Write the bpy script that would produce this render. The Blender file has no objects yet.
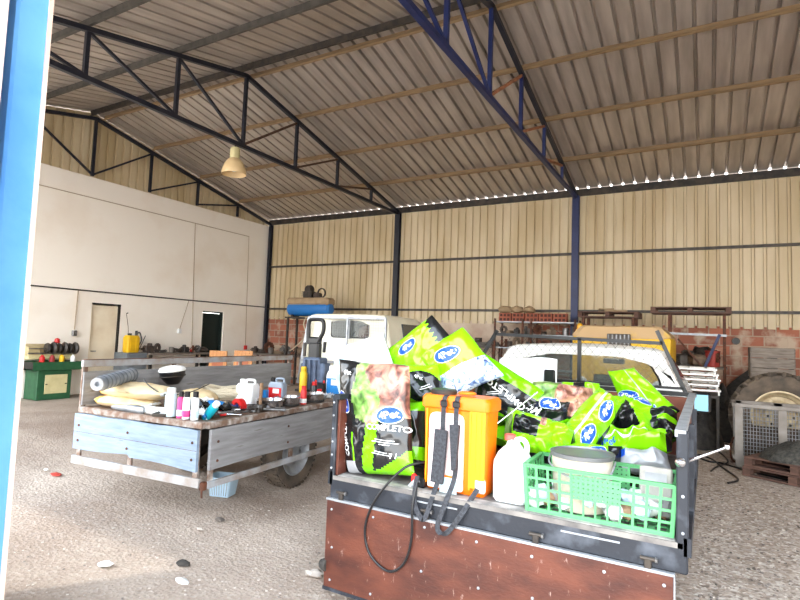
import bpy, math, random
from mathutils import Vector, Matrix, noise
V = Vector
rnd = random.Random(7)
sc = bpy.context.scene
col = bpy.data.collections.new('yard'); sc.collection.children.link(col)
PI = math.pi

# ------------------------------------------------------------------ camera (solved from the shed's own lines; metres)
CAM = V((12.776, -13.389, 1.60)); FPX = 539.85
RGT = V((0.86911698, 0.49324661, 0.03665313)); UP = V((0.00226119, -0.07806726, 0.99694553)); FWD = V((-0.49460142, 0.86637941, 0.0689649))
def ray(x, y): return FWD + RGT * ((x - 400) / FPX) - UP * ((y - 300) / FPX)
def uY(x, y, Y):
    d = ray(x, y); return CAM + d * ((Y - CAM.y) / d.y)
def uX(x, y, X):
    d = ray(x, y); return CAM + d * ((X - CAM.x) / d.x)
def uZ(x, y, Z):
    d = ray(x, y); return CAM + d * ((Z - CAM.z) / d.z)
cd = bpy.data.cameras.new('camera'); cam = bpy.data.objects.new('camera', cd); col.objects.link(cam)
m3 = Matrix((RGT, UP, -FWD)).transposed(); cam.matrix_world = Matrix.Translation(CAM) @ m3.to_4x4()
cd.sensor_width = 36; cd.lens = FPX / 800 * 36; cd.clip_start = 0.05; cd.clip_end = 400
sc.camera = cam

# ------------------------------------------------------------------ materials
def srgb(c):
    return tuple(((v/255/12.92) if v/255 <= .04045 else ((v/255+.055)/1.055)**2.4) for v in c) + (1,)
MATS = {}
def mat(name, c, rough=.6, metal=0, c2=None, scale=6, bump=0, bscale=40, detail=6, lo=.35, hi=.65, spec=.5, stretch=None, coat=0, alpha=1, trans=0, third=None):
    if name in MATS: return MATS[name]
    m = bpy.data.materials.new(name); m.use_nodes = True; nt = m.node_tree; b = nt.nodes['Principled BSDF']
    b.inputs['Base Color'].default_value = srgb(c); b.inputs['Roughness'].default_value = rough; b.inputs['Metallic'].default_value = metal
    b.inputs['Specular IOR Level'].default_value = spec; b.inputs['Coat Weight'].default_value = coat
    if alpha < 1: b.inputs['Alpha'].default_value = alpha
    if trans: b.inputs['Transmission Weight'].default_value = trans
    tc = nt.nodes.new('ShaderNodeTexCoord'); mp = nt.nodes.new('ShaderNodeMapping'); nt.links.new(tc.outputs['Object'], mp.inputs['Vector'])
    if stretch: mp.inputs['Scale'].default_value = stretch
    if c2:
        n = nt.nodes.new('ShaderNodeTexNoise'); n.inputs['Scale'].default_value = scale; n.inputs['Detail'].default_value = detail
        nt.links.new(mp.outputs['Vector'], n.inputs['Vector'])
        r = nt.nodes.new('ShaderNodeValToRGB'); r.color_ramp.elements[0].position = lo; r.color_ramp.elements[1].position = hi
        r.color_ramp.elements[0].color = srgb(c); r.color_ramp.elements[1].color = srgb(c2)
        if third:
            e = r.color_ramp.elements.new(min(.99, hi + .08)); e.color = srgb(third)
        nt.links.new(n.outputs['Fac'], r.inputs['Fac']); nt.links.new(r.outputs['Color'], b.inputs['Base Color'])
    if bump:
        n = nt.nodes.new('ShaderNodeTexNoise'); n.inputs['Scale'].default_value = bscale; n.inputs['Detail'].default_value = 5
        nt.links.new(mp.outputs['Vector'], n.inputs['Vector'])
        bp = nt.nodes.new('ShaderNodeBump'); bp.inputs['Strength'].default_value = bump; bp.inputs['Distance'].default_value = .02
        nt.links.new(n.outputs['Fac'], bp.inputs['Height']); nt.links.new(bp.outputs['Normal'], b.inputs['Normal'])
    MATS[name] = m
    return m

plaster = mat('plaster', (244, 234, 220), .9, c2=(252, 246, 236), scale=.7, bump=.2, bscale=12, lo=.3, hi=.5)
cladding = mat('cladding', (192, 172, 134), .5, c2=(214, 198, 166), scale=1.5, stretch=(1, 1, .25))
roofsheet = mat('roof_sheet', (172, 162, 153), .38, .45, c2=(202, 192, 183), scale=2.2, stretch=(3, .3, 1))
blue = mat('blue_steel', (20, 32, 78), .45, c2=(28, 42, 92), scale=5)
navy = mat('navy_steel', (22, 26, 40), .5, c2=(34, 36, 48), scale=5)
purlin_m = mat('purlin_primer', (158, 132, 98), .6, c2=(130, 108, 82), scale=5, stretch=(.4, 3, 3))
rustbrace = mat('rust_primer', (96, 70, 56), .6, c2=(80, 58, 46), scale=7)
purlin_shade_m = mat('purlin_shaded', (96, 92, 86), .6, .2, c2=(70, 68, 64), scale=6)  # darker purlin copy: shade of the front slope put into its colour
darksteel = mat('dark_steel', (52, 50, 50), .5, .4, c2=(78, 70, 62), scale=8)
black = mat('black_paint', (10, 11, 13), .4, c2=(24, 25, 28), scale=14, lo=.5, hi=.75)
blackplastic = mat('black_plastic', (20, 20, 23), .35)
blackdusty = mat('black_dusty', (30, 34, 42), .55, c2=(112, 118, 128), scale=7, lo=.5, hi=.95, bump=.1)
rust = mat('rust', (112, 66, 44), .8, c2=(74, 48, 38), scale=12, bump=.3)
rustlight = mat('rust_flaky', (124, 98, 82), .8, c2=(160, 150, 142), scale=14, lo=.42, hi=.6, bump=.2, third=(196, 190, 184))
white = mat('white_paint', (238, 238, 234), .3, c2=(228, 226, 220), scale=4, coat=.3)
creamcar = mat('cream_car_paint', (236, 232, 212), .35, c2=(226, 220, 198), scale=3, coat=.2)
whitep = mat('white_plastic', (240, 242, 242), .35)
milky = mat('milky_plastic', (232, 240, 244), .3, spec=.5)
chrome = mat('chrome', (200, 200, 204), .22, 1)
steel = mat('worn_steel', (150, 150, 152), .4, .8, c2=(110, 108, 106), scale=20)
galv = mat('galvanised', (176, 180, 184), .5, .5, c2=(148, 152, 158), scale=12)
rubber = mat('rubber', (34, 33, 33), .85, c2=(60, 56, 52), scale=14, bump=.2)
rubberdust = mat('dusty_rubber', (66, 60, 54), .9, c2=(106, 92, 78), scale=5, bump=.3)
rimcream = mat('cream_rim', (206, 190, 156), .6, c2=(170, 150, 118), scale=10)
orange = mat('orange_plastic', (240, 116, 6), .38, spec=.4)
orange2 = mat('amber_plastic', (246, 146, 12), .35)
yellow = mat('yellow_paint', (236, 190, 24), .5, c2=(222, 172, 30), scale=6)
yellowdust = mat('dust_on_yellow', (196, 164, 122), .9, c2=(226, 186, 70), scale=2.5, lo=.55, hi=.7)
red = mat('red_paint', (200, 34, 34), .4)
pink = mat('pink_label', (222, 60, 130), .5)
green = mat('green_paint', (30, 82, 52), .5, c2=(42, 96, 62), scale=8)
creamp = mat('cream_paint', (216, 206, 158), .6, c2=(200, 190, 140), scale=6)
mint = mat('green_plastic', (88, 168, 106), .45)
mintd = mat('green_plastic_dark', (84, 160, 104), .5)
cyan = mat('cyan_plastic', (20, 176, 196), .35)
bluep = mat('blue_plastic', (28, 120, 190), .4)
bluetank = mat('blue_tank_paint', (36, 112, 184), .45)
cardboard = mat('dusty_brown', (172, 148, 116), .85, c2=(152, 128, 98), scale=5)
lime = mat('lime_film', (118, 202, 6), .26, c2=(108, 190, 4), scale=3, coat=.35)
limeb = mat('bright_lime_film', (134, 216, 12), .24, coat=.35)
blackfilm = mat('black_film', (22, 24, 26), .24, coat=.4)
bluefilm = mat('blue_film', (18, 78, 190), .35)
whitefilm = mat('white_film', (244, 246, 246), .32, coat=.3)
paleblue = mat('pale_blue_film', (206, 232, 240), .3)
greyfilm = mat('grey_film', (150, 152, 156), .35, c2=(196, 198, 200), scale=6)
inkwhite = mat('white_ink', (240, 240, 240), .5)
inkdark = mat('dark_ink', (60, 58, 56), .6)
sackcream = mat('woven_cream', (216, 190, 146), .8, c2=(230, 210, 170), scale=4, bump=.1, bscale=200)
sackyellow = mat('woven_yellow', (240, 190, 84), .8, c2=(246, 206, 110), scale=8, bump=.1, bscale=200)
rope_m = mat('rope', (196, 184, 160), .9, bump=.4, bscale=120)
woodorange = mat('orange_wood', (206, 150, 96), .6, c2=(186, 128, 78), scale=4, stretch=(8, 8, 1))
woodraw = mat('raw_wood', (150, 118, 88), .8, c2=(122, 94, 72), scale=5, stretch=(1, 6, 6))
woodgrey = mat('grey_wood', (132, 122, 112), .85, c2=(104, 94, 86), scale=6, stretch=(1, 6, 6))
palletwood = mat('pallet_wood', (106, 78, 66), .85, c2=(80, 58, 50), scale=6, stretch=(1, 5, 5))
brickred = mat('brick_red', (176, 102, 78), .85, c2=(150, 84, 64), scale=6, bump=.2)
leafgreen = mat('green_shoot', (90, 140, 60), .7)
glassm = mat('window_glass', (96, 106, 100), .03, alpha=.24, spec=.8)
glassdark = mat('dark_window', (44, 52, 58), .1, spec=.8)
mirrorglass = mat('mirror_glass', (120, 168, 186), .12, .4)
darkvoid = mat('dark_green_door', (14, 30, 26), .7)
webbing = mat('black_webbing', (36, 37, 42), .75, c2=(62, 64, 70), scale=60, bump=.3, bscale=250)
pinkfilm = mat('pale_pink_label', (248, 228, 226), .4, c2=(246, 206, 202), scale=30, lo=.5, hi=.7)

def wood_planks(name, c, c2, c3, sx):
    """weathered board: long grain plus blotches of another tone"""
    m = mat(name, c, .85, c2=c2, scale=3.0, stretch=sx, lo=.3, hi=.66, bump=.3, bscale=9, third=c3); return m
bluewood = wood_planks('weathered_blue_board', (124, 142, 164), (146, 162, 180), (112, 124, 140), (1.2, 1.2, 9))
greywood = wood_planks('weathered_grey_board', (132, 131, 132), (156, 156, 158), (118, 112, 106), (1.2, .9, 9))
deckwood = wood_planks('deck_board', (130, 108, 92), (158, 136, 118), (92, 76, 66), (6, 1, 1))
ply = mat('brown_ply', (62, 27, 19), .5, c2=(98, 50, 34), scale=3.2, stretch=(1, 1, 2.2), lo=.35, hi=.62, bump=.1)
def scratch(m):
    nt = m.node_tree; b = nt.nodes['Principled BSDF']; src = b.inputs['Base Color'].links[0].from_socket
    tc = nt.nodes.new('ShaderNodeTexCoord'); mp = nt.nodes.new('ShaderNodeMapping'); mp.inputs['Scale'].default_value = (14, 14, 5); mp.inputs['Rotation'].default_value = (0, .5, 0)
    n = nt.nodes.new('ShaderNodeTexNoise'); n.inputs['Scale'].default_value = 2; n.inputs['Detail'].default_value = 8; n.inputs['Roughness'].default_value = .75
    r = nt.nodes.new('ShaderNodeValToRGB'); r.color_ramp.elements[0].position = .6; r.color_ramp.elements[1].position = .74
    mx = nt.nodes.new('ShaderNodeMixRGB'); mx.inputs[2].default_value = srgb((196, 168, 158))
    nt.links.new(tc.outputs['Object'], mp.inputs[0]); nt.links.new(mp.outputs[0], n.inputs['Vector']); nt.links.new(n.outputs['Fac'], r.inputs[0])
    nt.links.new(r.outputs[0], mx.inputs[0]); nt.links.new(src, mx.inputs[1]); nt.links.new(mx.outputs[0], b.inputs['Base Color'])
scratch(ply)
# printed food photograph on the bags: blotches of salad green, pink meat, wood brown
def photo_mat(name, cols, scale):
    m = bpy.data.materials.new(name); m.use_nodes = True; nt = m.node_tree; b = nt.nodes['Principled BSDF']; b.inputs['Roughness'].default_value = .3
    tc = nt.nodes.new('ShaderNodeTexCoord'); n = nt.nodes.new('ShaderNodeTexNoise'); n.inputs['Scale'].default_value = scale; n.inputs['Detail'].default_value = 3; n.inputs['Distortion'].default_value = 1
    r = nt.nodes.new('ShaderNodeValToRGB'); el = r.color_ramp.elements
    el[0].color = srgb(cols[0]); el[0].position = .32; el[1].color = srgb(cols[-1]); el[1].position = .7
    for i, c in enumerate(cols[1:-1]):
        e = el.new(.32 + .38 * (i + 1) / (len(cols) - 1)); e.color = srgb(c)
    nt.links.new(tc.outputs['Object'], n.inputs['Vector']); nt.links.new(n.outputs['Fac'], r.inputs[0]); nt.links.new(r.outputs[0], b.inputs['Base Color'])
    MATS[name] = m; return m
saladphoto = photo_mat('salad_print', [(52, 84, 34), (104, 146, 66), (150, 170, 104), (188, 196, 150)], 10)
meatphoto = photo_mat('meat_print', [(60, 36, 30), (116, 74, 62), (176, 124, 108), (200, 156, 130), (92, 66, 50)], 10)
kibble = photo_mat('blue_stripe_print', [(40, 60, 120), (150, 176, 216), (236, 240, 246), (60, 90, 160)], 26)

def brick_mat():
    m = bpy.data.materials.new('hollow_brick_wall'); m.use_nodes = True; nt = m.node_tree; b = nt.nodes['Principled BSDF']; b.inputs['Roughness'].default_value = .9
    tc = nt.nodes.new('ShaderNodeTexCoord'); sep = nt.nodes.new('ShaderNodeSeparateXYZ'); cmb = nt.nodes.new('ShaderNodeCombineXYZ')
    nt.links.new(tc.outputs['Object'], sep.inputs[0]); nt.links.new(sep.outputs['X'], cmb.inputs['X']); nt.links.new(sep.outputs['Z'], cmb.inputs['Y'])
    br = nt.nodes.new('ShaderNodeTexBrick'); br.inputs['Scale'].default_value = 1; br.inputs['Brick Width'].default_value = .4; br.inputs['Row Height'].default_value = .21
    br.inputs['Mortar Size'].default_value = .014; br.inputs['Color1'].default_value = srgb((178, 110, 86)); br.inputs['Color2'].default_value = srgb((138, 88, 72)); br.inputs['Mortar'].default_value = srgb((168, 146, 128))
    nt.links.new(cmb.outputs[0], br.inputs['Vector'])
    n = nt.nodes.new('ShaderNodeTexNoise'); n.inputs['Scale'].default_value = 2.3; n.inputs['Detail'].default_value = 8
    nt.links.new(tc.outputs['Object'], n.inputs['Vector']); r = nt.nodes.new('ShaderNodeValToRGB'); r.color_ramp.elements[0].position = .5; r.color_ramp.elements[1].position = .62
    nt.links.new(n.outputs['Fac'], r.inputs[0]); mx = nt.nodes.new('ShaderNodeMixRGB'); mx.inputs[2].default_value = srgb((190, 170, 150))
    nt.links.new(r.outputs[0], mx.inputs[0]); nt.links.new(br.outputs['Color'], mx.inputs[1]); nt.links.new(mx.outputs[0], b.inputs['Base Color'])
    bp = nt.nodes.new('ShaderNodeBump'); bp.inputs['Strength'].default_value = .5; bp.inputs['Distance'].default_value = .02
    nt.links.new(br.outputs['Fac'], bp.inputs['Height']); bp.invert = True; nt.links.new(bp.outputs[0], b.inputs['Normal']); return m
brickwall = brick_mat()
def ground_mat():
    m = bpy.data.materials.new('gravelly_earth'); m.use_nodes = True; nt = m.node_tree; b = nt.nodes['Principled BSDF']; b.inputs['Roughness'].default_value = .95; b.inputs['Specular IOR Level'].default_value = .15
    tc = nt.nodes.new('ShaderNodeTexCoord')
    def N(t, **k):
        n = nt.nodes.new(t)
        for a, v in k.items(): n.inputs[a].default_value = v
        return n
    big = N('ShaderNodeTexNoise', Scale=.55, Detail=5); nt.links.new(tc.outputs['Object'], big.inputs['Vector'])
    r1 = nt.nodes.new('ShaderNodeValToRGB'); r1.color_ramp.elements[0].position = .38; r1.color_ramp.elements[1].position = .62
    r1.color_ramp.elements[0].color = srgb((154, 137, 124)); r1.color_ramp.elements[1].color = srgb((190, 175, 162)); nt.links.new(big.outputs['Fac'], r1.inputs[0])
    vo = N('ShaderNodeTexVoronoi', Scale=38.0, Randomness=1.0); nt.links.new(tc.outputs['Object'], vo.inputs['Vector'])
    rv = nt.nodes.new('ShaderNodeValToRGB'); e = rv.color_ramp.elements; e[0].position = 0; e[0].color = srgb((120, 108, 98)); e[1].position = 1; e[1].color = srgb((236, 230, 222))
    k = e.new(.25); k.color = srgb((176, 160, 146)); k = e.new(.7); k.color = srgb((196, 184, 174))
    sp = nt.nodes.new('ShaderNodeSeparateColor'); nt.links.new(vo.outputs['Color'], sp.inputs[0]); nt.links.new(sp.outputs[0], rv.inputs[0])
    # gravel lies to the right of the pickup, packed earth to the left
    sx = nt.nodes.new('ShaderNodeSeparateXYZ'); nt.links.new(tc.outputs['Object'], sx.inputs[0])
    mr = nt.nodes.new('ShaderNodeMapRange'); mr.inputs[1].default_value = 10.5; mr.inputs[2].default_value = 12.2; mr.inputs[3].default_value = .14; mr.inputs[4].default_value = .62
    nt.links.new(sx.outputs[0], mr.inputs[0])
    mx = nt.nodes.new('ShaderNodeMixRGB'); nt.links.new(mr.outputs[0], mx.inputs[0]); nt.links.new(r1.outputs[0], mx.inputs[1]); nt.links.new(rv.outputs[0], mx.inputs[2])
    nt.links.new(mx.outputs[0], b.inputs['Base Color'])
    bn = N('ShaderNodeTexNoise', Scale=9.0, Detail=10, Roughness=.7); nt.links.new(tc.outputs['Object'], bn.inputs['Vector'])
    ad = nt.nodes.new('ShaderNodeMath'); ad.operation = 'ADD'; ml = nt.nodes.new('ShaderNodeMath'); ml.operation = 'MULTIPLY'; ml.inputs[1].default_value = .35
    nt.links.new(vo.outputs['Distance'], ml.inputs[0]); nt.links.new(bn.outputs['Fac'], ad.inputs[0]); nt.links.new(ml.outputs[0], ad.inputs[1])
    bp = N('ShaderNodeBump', Strength=.65, Distance=.03); nt.links.new(ad.outputs[0], bp.inputs['Height']); nt.links.new(bp.outputs[0], b.inputs['Normal'])
    return m
groundm = ground_mat()

# ------------------------------------------------------------------ mesh builder
class MB:
    def __init__(s): s.v = []; s.f = []; s.m = []; s.mats = []
    def mi(s, m):
        if m not in s.mats: s.mats.append(m)
        return s.mats.index(m)
    def add(s, vs, fs, m):
        o = len(s.v); i = s.mi(m); s.v += [tuple(v) for v in vs]
        for f in fs: s.f.append([a + o for a in f]); s.m.append(i)
    def box(s, c, d, m, rot=None, bev=0):
        """box centred at c with full sizes d, chamfered edges when bev"""
        hx, hy, hz = d[0]/2, d[1]/2, d[2]/2; bev = min(bev, hx*.9, hy*.9, hz*.9)
        R = rot if rot is not None else Matrix.Identity(3); c = V(c)
        if bev <= 0:
            vs = [R @ V((x*hx, y*hy, z*hz)) + c for x in (-1, 1) for y in (-1, 1) for z in (-1, 1)]
            fs = [(0, 1, 3, 2), (4, 6, 7, 5), (0, 4, 5, 1), (2, 3, 7, 6), (0, 2, 6, 4), (1, 5, 7, 3)]
            s.add(vs, fs, m); return s
        vs = []; idx = {}
        for x in (-1, 1):
            for y in (-1, 1):
                for z in (-1, 1):
                    for a in range(3):
                        p = [x*(hx-bev), y*(hy-bev), z*(hz-bev)]; p[a] = (x*hx, y*hy, z*hz)[a]
                        idx[(x, y, z, a)] = len(vs); vs.append(R @ V(p) + c)
        fs = []
        for a in range(3):
            b, d2 = [(1, 2), (2, 0), (0, 1)][a]
            for sg in (-1, 1):
                q = []
                for (u, w) in ((-1, -1), (1, -1), (1, 1), (-1, 1)):
                    k = [0, 0, 0]; k[a] = sg; k[b] = u; k[d2] = w; q.append(idx[(*k, a)])
                fs.append(q if sg > 0 else q[::-1])
        for a in range(3):     # edges parallel to axis a
            b, d2 = [(1, 2), (2, 0), (0, 1)][a]
            for u in (-1, 1):
                for w in (-1, 1):
                    k0 = [0, 0, 0]; k0[a] = -1; k0[b] = u; k0[d2] = w; k1 = list(k0); k1[a] = 1
                    q = [idx[(*k0, b)], idx[(*k1, b)], idx[(*k1, d2)], idx[(*k0, d2)]]
                    fs.append(q if u*w < 0 else q[::-1])
        for x in (-1, 1):
            for y in (-1, 1):
                for z in (-1, 1):
                    q = [idx[(x, y, z, 0)], idx[(x, y, z, 1)], idx[(x, y, z, 2)]]
                    fs.append(q if x*y*z > 0 else q[::-1])
        s.add(vs, fs, m); return s
    def bar(s, a, b, w, h, m, up=(0, 0, 1)):
        """rectangular bar from a to b: w sideways, h along up"""
        a, b = V(a), V(b); d = (b - a); L = d.length; d = d / L; u = V(up); sd = d.cross(u)
        if sd.length < 1e-4: sd = d.cross(V((1, 0, 0)))
        sd.normalize(); u = sd.cross(d).normalized()
        R = Matrix((sd, d, u)).transposed(); return s.box((a + b) / 2, (w, L, h), m, R)
    def tube(s, pts, r, m, n=8, closed=False, caps=True):
        pts = [V(p) for p in pts]; N = len(pts); rr = r if isinstance(r, (list, tuple)) else [r] * N
        vs = []; fs = []; prev = None
        for i, p in enumerate(pts):
            if closed: t = pts[(i+1) % N] - pts[i-1]
            else: t = pts[min(i+1, N-1)] - pts[max(i-1, 0)]
            if t.length < 1e-9: t = V((0, 0, 1))
            t.normalize()
            if prev is None:
                a = t.cross(V((0, 0, 1)));  a = a if a.length > .05 else t.cross(V((1, 0, 0)))
            else: a = prev - t * prev.dot(t)
            a.normalize(); prev = a; b = t.cross(a)
            for k in range(n):
                an = 2*PI*k/n; vs.append(p + (a*math.cos(an) + b*math.sin(an)) * rr[i])
        for i in range(N if closed else N-1):
            j = (i+1) % N
            for k in range(n): fs.append((i*n+k, i*n+(k+1) % n, j*n+(k+1) % n, j*n+k))
        if caps and not closed: fs.append(list(range(n))[::-1]); fs.append([(N-1)*n+k for k in range(n)])
        s.add(vs, fs, m); return s
    def lathe(s, prof, m, n=24, c=(0, 0, 0), R=None, caps=True):
        """profile [(r, z)] turned round z"""
        vs = []; fs = []; c = V(c); R = R or Matrix.Identity(3)
        for (r, z) in prof:
            for k in range(n):
                a = 2*PI*k/n; vs.append(R @ V((r*math.cos(a), r*math.sin(a), z)) + c)
        for i in range(len(prof)-1):
            for k in range(n): fs.append((i*n+k, i*n+(k+1) % n, (i+1)*n+(k+1) % n, (i+1)*n+k))
        if caps:
            if prof[0][0] > 1e-5: fs.append(list(range(n))[::-1])
            if prof[-1][0] > 1e-5: fs.append([(len(prof)-1)*n+k for k in range(n)])
        s.add(vs, fs, m); return s
    def prism(s, poly, a, b, m, axis='z'):
        """polygon (2-D) extruded from a to b along an axis"""
        def f(p, t): return {'z': (p[0], p[1], t), 'y': (p[0], t, p[1]), 'x': (t, p[0], p[1])}[axis]
        n = len(poly); vs = [f(p, a) for p in poly] + [f(p, b) for p in poly]
        fs = [[i, (i+1) % n, n+(i+1) % n, n+i] for i in range(n)] + [list(range(n))[::-1], [n+i for i in range(n)]]
        s.add(vs, fs, m); return s
    def ring(s, outer, inner, m):
        n = len(outer); s.add(list(outer)+list(inner), [(i, (i+1) % n, n+(i+1) % n, n+i) for i in range(n)], m); return s
    def poly(s, pts, m): s.add(pts, [list(range(len(pts)))], m); return s
    def loft(s, loops, m, closed=True):
        n = len(loops[0]); vs = [p for l in loops for p in l]; fs = []
        for i in range(len(loops)-1):
            for k in range(n if closed else n-1): fs.append((i*n+k, i*n+(k+1) % n, (i+1)*n+(k+1) % n, (i+1)*n+k))
        s.add(vs, fs, m); return s
    def build(s, name, parent=None, smooth=30, loc=None):
        me = bpy.data.meshes.new(name); me.from_pydata(s.v, [], s.f)
        for m in s.mats: me.materials.append(m)
        me.polygons.foreach_set('material_index', s.m); me.update()
        import bmesh
        bm = bmesh.new(); bm.from_mesh(me); bmesh.ops.recalc_face_normals(bm, faces=bm.faces); bm.to_mesh(me); bm.free()
        if smooth:
            me.polygons.foreach_set('use_smooth', [True] * len(me.polygons)); me.set_sharp_from_angle(angle=math.radians(smooth))
        o = bpy.data.objects.new(name, me); col.objects.link(o)
        if parent is not None: o.parent = parent
        if loc is not None: o.location = loc
        return o

def tag(o, label=None, cat=None, group=None, kind=None):
    if label: o['label'] = label
    if cat: o['category'] = cat
    if group: o['group'] = group
    if kind: o['kind'] = kind
    return o
def thing(name, label, cat, loc=(0, 0, 0), rz=0, group=None, rot=None):
    o = bpy.data.objects.new(name, None); col.objects.link(o); o.location = loc; o.rotation_euler = rot if rot else (0, 0, rz)
    o.empty_display_size = .1; return tag(o, label, cat, group)
def struct(o): o['kind'] = 'structure'; return o
def copy_tree(o, parent=None, loc=None, rz=None, label=None):
    c = o.copy(); col.objects.link(c)
    if parent is not None: c.parent = parent
    if loc is not None: c.location = loc
    if rz is not None: c.rotation_euler.z = rz
    if label: c['label'] = label
    for ch in list(o.children):
        copy_tree(ch, c)
    return c
def Rz(a): return Matrix.Rotation(a, 3, 'Z')
def Rx(a): return Matrix.Rotation(a, 3, 'X')
def Ry(a): return Matrix.Rotation(a, 3, 'Y')
def rpoly(corners, r, k=6):
    """polygon with rounded corners, k points per corner"""
    out = []; n = len(corners); rr = r if isinstance(r, (list, tuple)) else [r]*n
    for i in range(n):
        p = V(corners[i]).to_2d(); a = V(corners[i-1]).to_2d() - p; b = V(corners[(i+1) % n]).to_2d() - p
        a.normalize(); b.normalize(); ang = math.acos(max(-1, min(1, a.dot(b)))); t = rr[i] / math.tan(ang/2)
        p0 = p + a*t; p1 = p + b*t
        for j in range(k):
            s = j/(k-1); out.append(tuple(p0*(1-s)**2 + p*2*s*(1-s) + p1*s*s))
    return out
_txt = {}
def text_flat(s, bold=False):
    """2-D letter mesh of a string, height about 1, centred"""
    if s in _txt: return _txt[s]
    cu = bpy.data.curves.new('t', 'FONT'); cu.body = s; cu.align_x = 'CENTER'; cu.align_y = 'CENTER'; cu.size = 1; cu.offset = .02; cu.resolution_u = 3
    o = bpy.data.objects.new('t', cu); col.objects.link(o); dg = bpy.context.evaluated_depsgraph_get(); dg.update()
    me = bpy.data.meshes.new_from_object(o.evaluated_get(dg)); vs = [v.co.to_2d() for v in me.vertices]; fs = [list(p.vertices) for p in me.polygons]
    bpy.data.objects.remove(o); bpy.data.curves.remove(cu); bpy.data.meshes.remove(me); _txt[s] = (vs, fs); return vs, fs
# ================================================================== THE SHED
EZ = 5.20; AZ = 6.558; AY = -6.10; FY = -12.2; X1 = 20.0
# ground
mb = MB()
def gh(x, y):
    h = .012*noise.noise(V((x*1.3, y*1.3, 0))) + .006*noise.noise(V((x*5, y*5, 2))) + .004*noise.noise(V((x*14, y*14, 5)))
    return h - .008
xs = [-60, -20, -3] + [i*.06 + 4 for i in range(0, 200)] + [20, 40, 70]
ys = [-70, -35, -20] + [-15 + i*.06 for i in range(0, 150)] + [-5 + i*.5 for i in range(11)] + [10, 60]
vs = [(x, y, gh(x, y)) for y in ys for x in xs]; n = len(xs)
mb.add(vs, [(j*n+i, j*n+i+1, (j+1)*n+i+1, (j+1)*n+i) for j in range(len(ys)-1) for i in range(n-1)], groundm)
struct(mb.build('floor'))
# left wall with two door openings
mb = MB(); T = .2
D1 = (-5.84, -5.10, 2.16); D2 = (-2.56, -1.77, 2.16); WT = 5.15
for (a, b, z0, z1) in ((FY, D1[0], 0, WT), (D1[0], D1[1], D1[2], WT), (D1[1], D2[0], 0, WT), (D2[0], D2[1], D2[2], WT), (D2[1], 0, 0, WT)):
    mb.box((-T/2, (a+b)/2, (z0+z1)/2), (T, b-a, z1-z0), plaster)
struct(mb.build('wall_left', smooth=0))
# little room behind the first door, and the doors
mb = MB(); ccream = mat('room_cream', (252, 244, 228), .9, c2=(240, 226, 200), scale=2)
mb.box((-1.7, -5.3, 1.2), (.1, 2.4, 2.5), ccream); mb.box((-.95, -6.45, 1.2), (1.4, .1, 2.5), ccream); mb.box((-.95, -4.3, 1.2), (1.4, .1, 2.5), ccream); mb.box((-.95, -5.4, 2.45), (1.6, 2.4, .1), ccream)
struct(mb.build('wall_store_room', smooth=0))
t = bpy.data.objects.new('door_1', None); col.objects.link(t); struct(t)
mb = MB()
mb.box((-.05, D1[1]-.015, 1.08), (.1, .03, 2.16), black); mb.box((-.05, D1[0]+.008, 1.08), (.1, .016, 2.16), ccream)
mb.box((-.05, (D1[0]+D1[1])/2, 2.145), (.1, .74, .03), black); mb.build('door_frame', t, 0)
mb = MB(); mb.box((-.09, (D1[0]+D1[1])/2, 1.06), (.04, .68, 2.1), mat('stained_cream', (244, 232, 208), .8, c2=(226, 208, 178), scale=2.2, lo=.4, hi=.7), None, .004); mb.build('door_leaf', t, 0)
mb = MB(); mb.tube([(-.07, D1[0]+.1, 1.0), (-.03, D1[0]+.1, 1.0), (-.03, D1[0]+.2, 1.0)], .01, steel); mb.build('handle', t)
t = bpy.data.objects.new('door_2', None); col.objects.link(t); struct(t)
mb = MB()
for y in (D2[0]+.02, D2[1]-.02): mb.box((-.1, y, 1.08), (.1, .04, 2.16), darkvoid)
mb.box((-.1, (D2[0]+D2[1])/2, 2.14), (.1, .79, .04), darkvoid); mb.build('door_frame', t, 0)
mb = MB(); mb.box((-.15, (D2[0]+D2[1])/2, 1.06), (.04, .71, 2.1), darkvoid, None, .004); mb.build('door_leaf', t, 0)
mb = MB(); mb.tube([(-.12, D2[0]+.12, 1.0), (-.07, D2[0]+.12, 1.0), (-.07, D2[0]+.22, 1.0)], .01, steel); mb.build('handle', t)
# profiled cladding
def profile(a, b, pitch, h, flat):
    """points along a sheet: wide pans with narrow ribs"""
    out = []; x = a; r = pitch - flat; s = r*.22
    while x < b:
        out += [(x, 0), (min(x+flat, b), 0), (min(x+flat+s, b), h), (min(x+pitch-s, b), h)]; x += pitch
    out.append((b, 0)); return out
def sheet_wall(name, x0, x1, zlo, zhi_fn, place):
    mb = MB(); pr = profile(x0, x1, .21, .05, .135); vs = []
    for (x, d) in pr: vs.append(place(x, d, zlo)); vs.append(place(x, d, zhi_fn(x)))
    mb.add(vs, [(2*i, 2*i+2, 2*i+3, 2*i+1) for i in range(len(pr)-1)], cladding)
    return struct(mb.build(name, smooth=20))
sheet_wall('wall_back_cladding', 0, X1, 2.04, lambda x: EZ+.02, lambda x, d, z: (x, .015 + d, z))
zroof = lambda y: AZ - (AZ - EZ) * abs(y - AY) / 6.1
sheet_wall('wall_left_cladding', FY, 0, 5.12, lambda y: zroof(y)+.16, lambda y, d, z: (-.05 - d, y, z))
mb = MB(); mb.box((X1/2, .16, 1.05), (X1+.4, .2, 2.1), brickwall); mb.box((X1/2, .11, 2.1), (X1+.4, .16, .03), mat('mortar_cap', (196, 180, 158), .9)); struct(mb.build('wall_back', smooth=0))
sheet_wall('wall_right_unseen_cladding', FY, 0, 2.04, lambda y: zroof(y)+.16, lambda y, d, z: (X1+.05 + d, y, z))  # unseen end wall, added to darken the right corner
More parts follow.
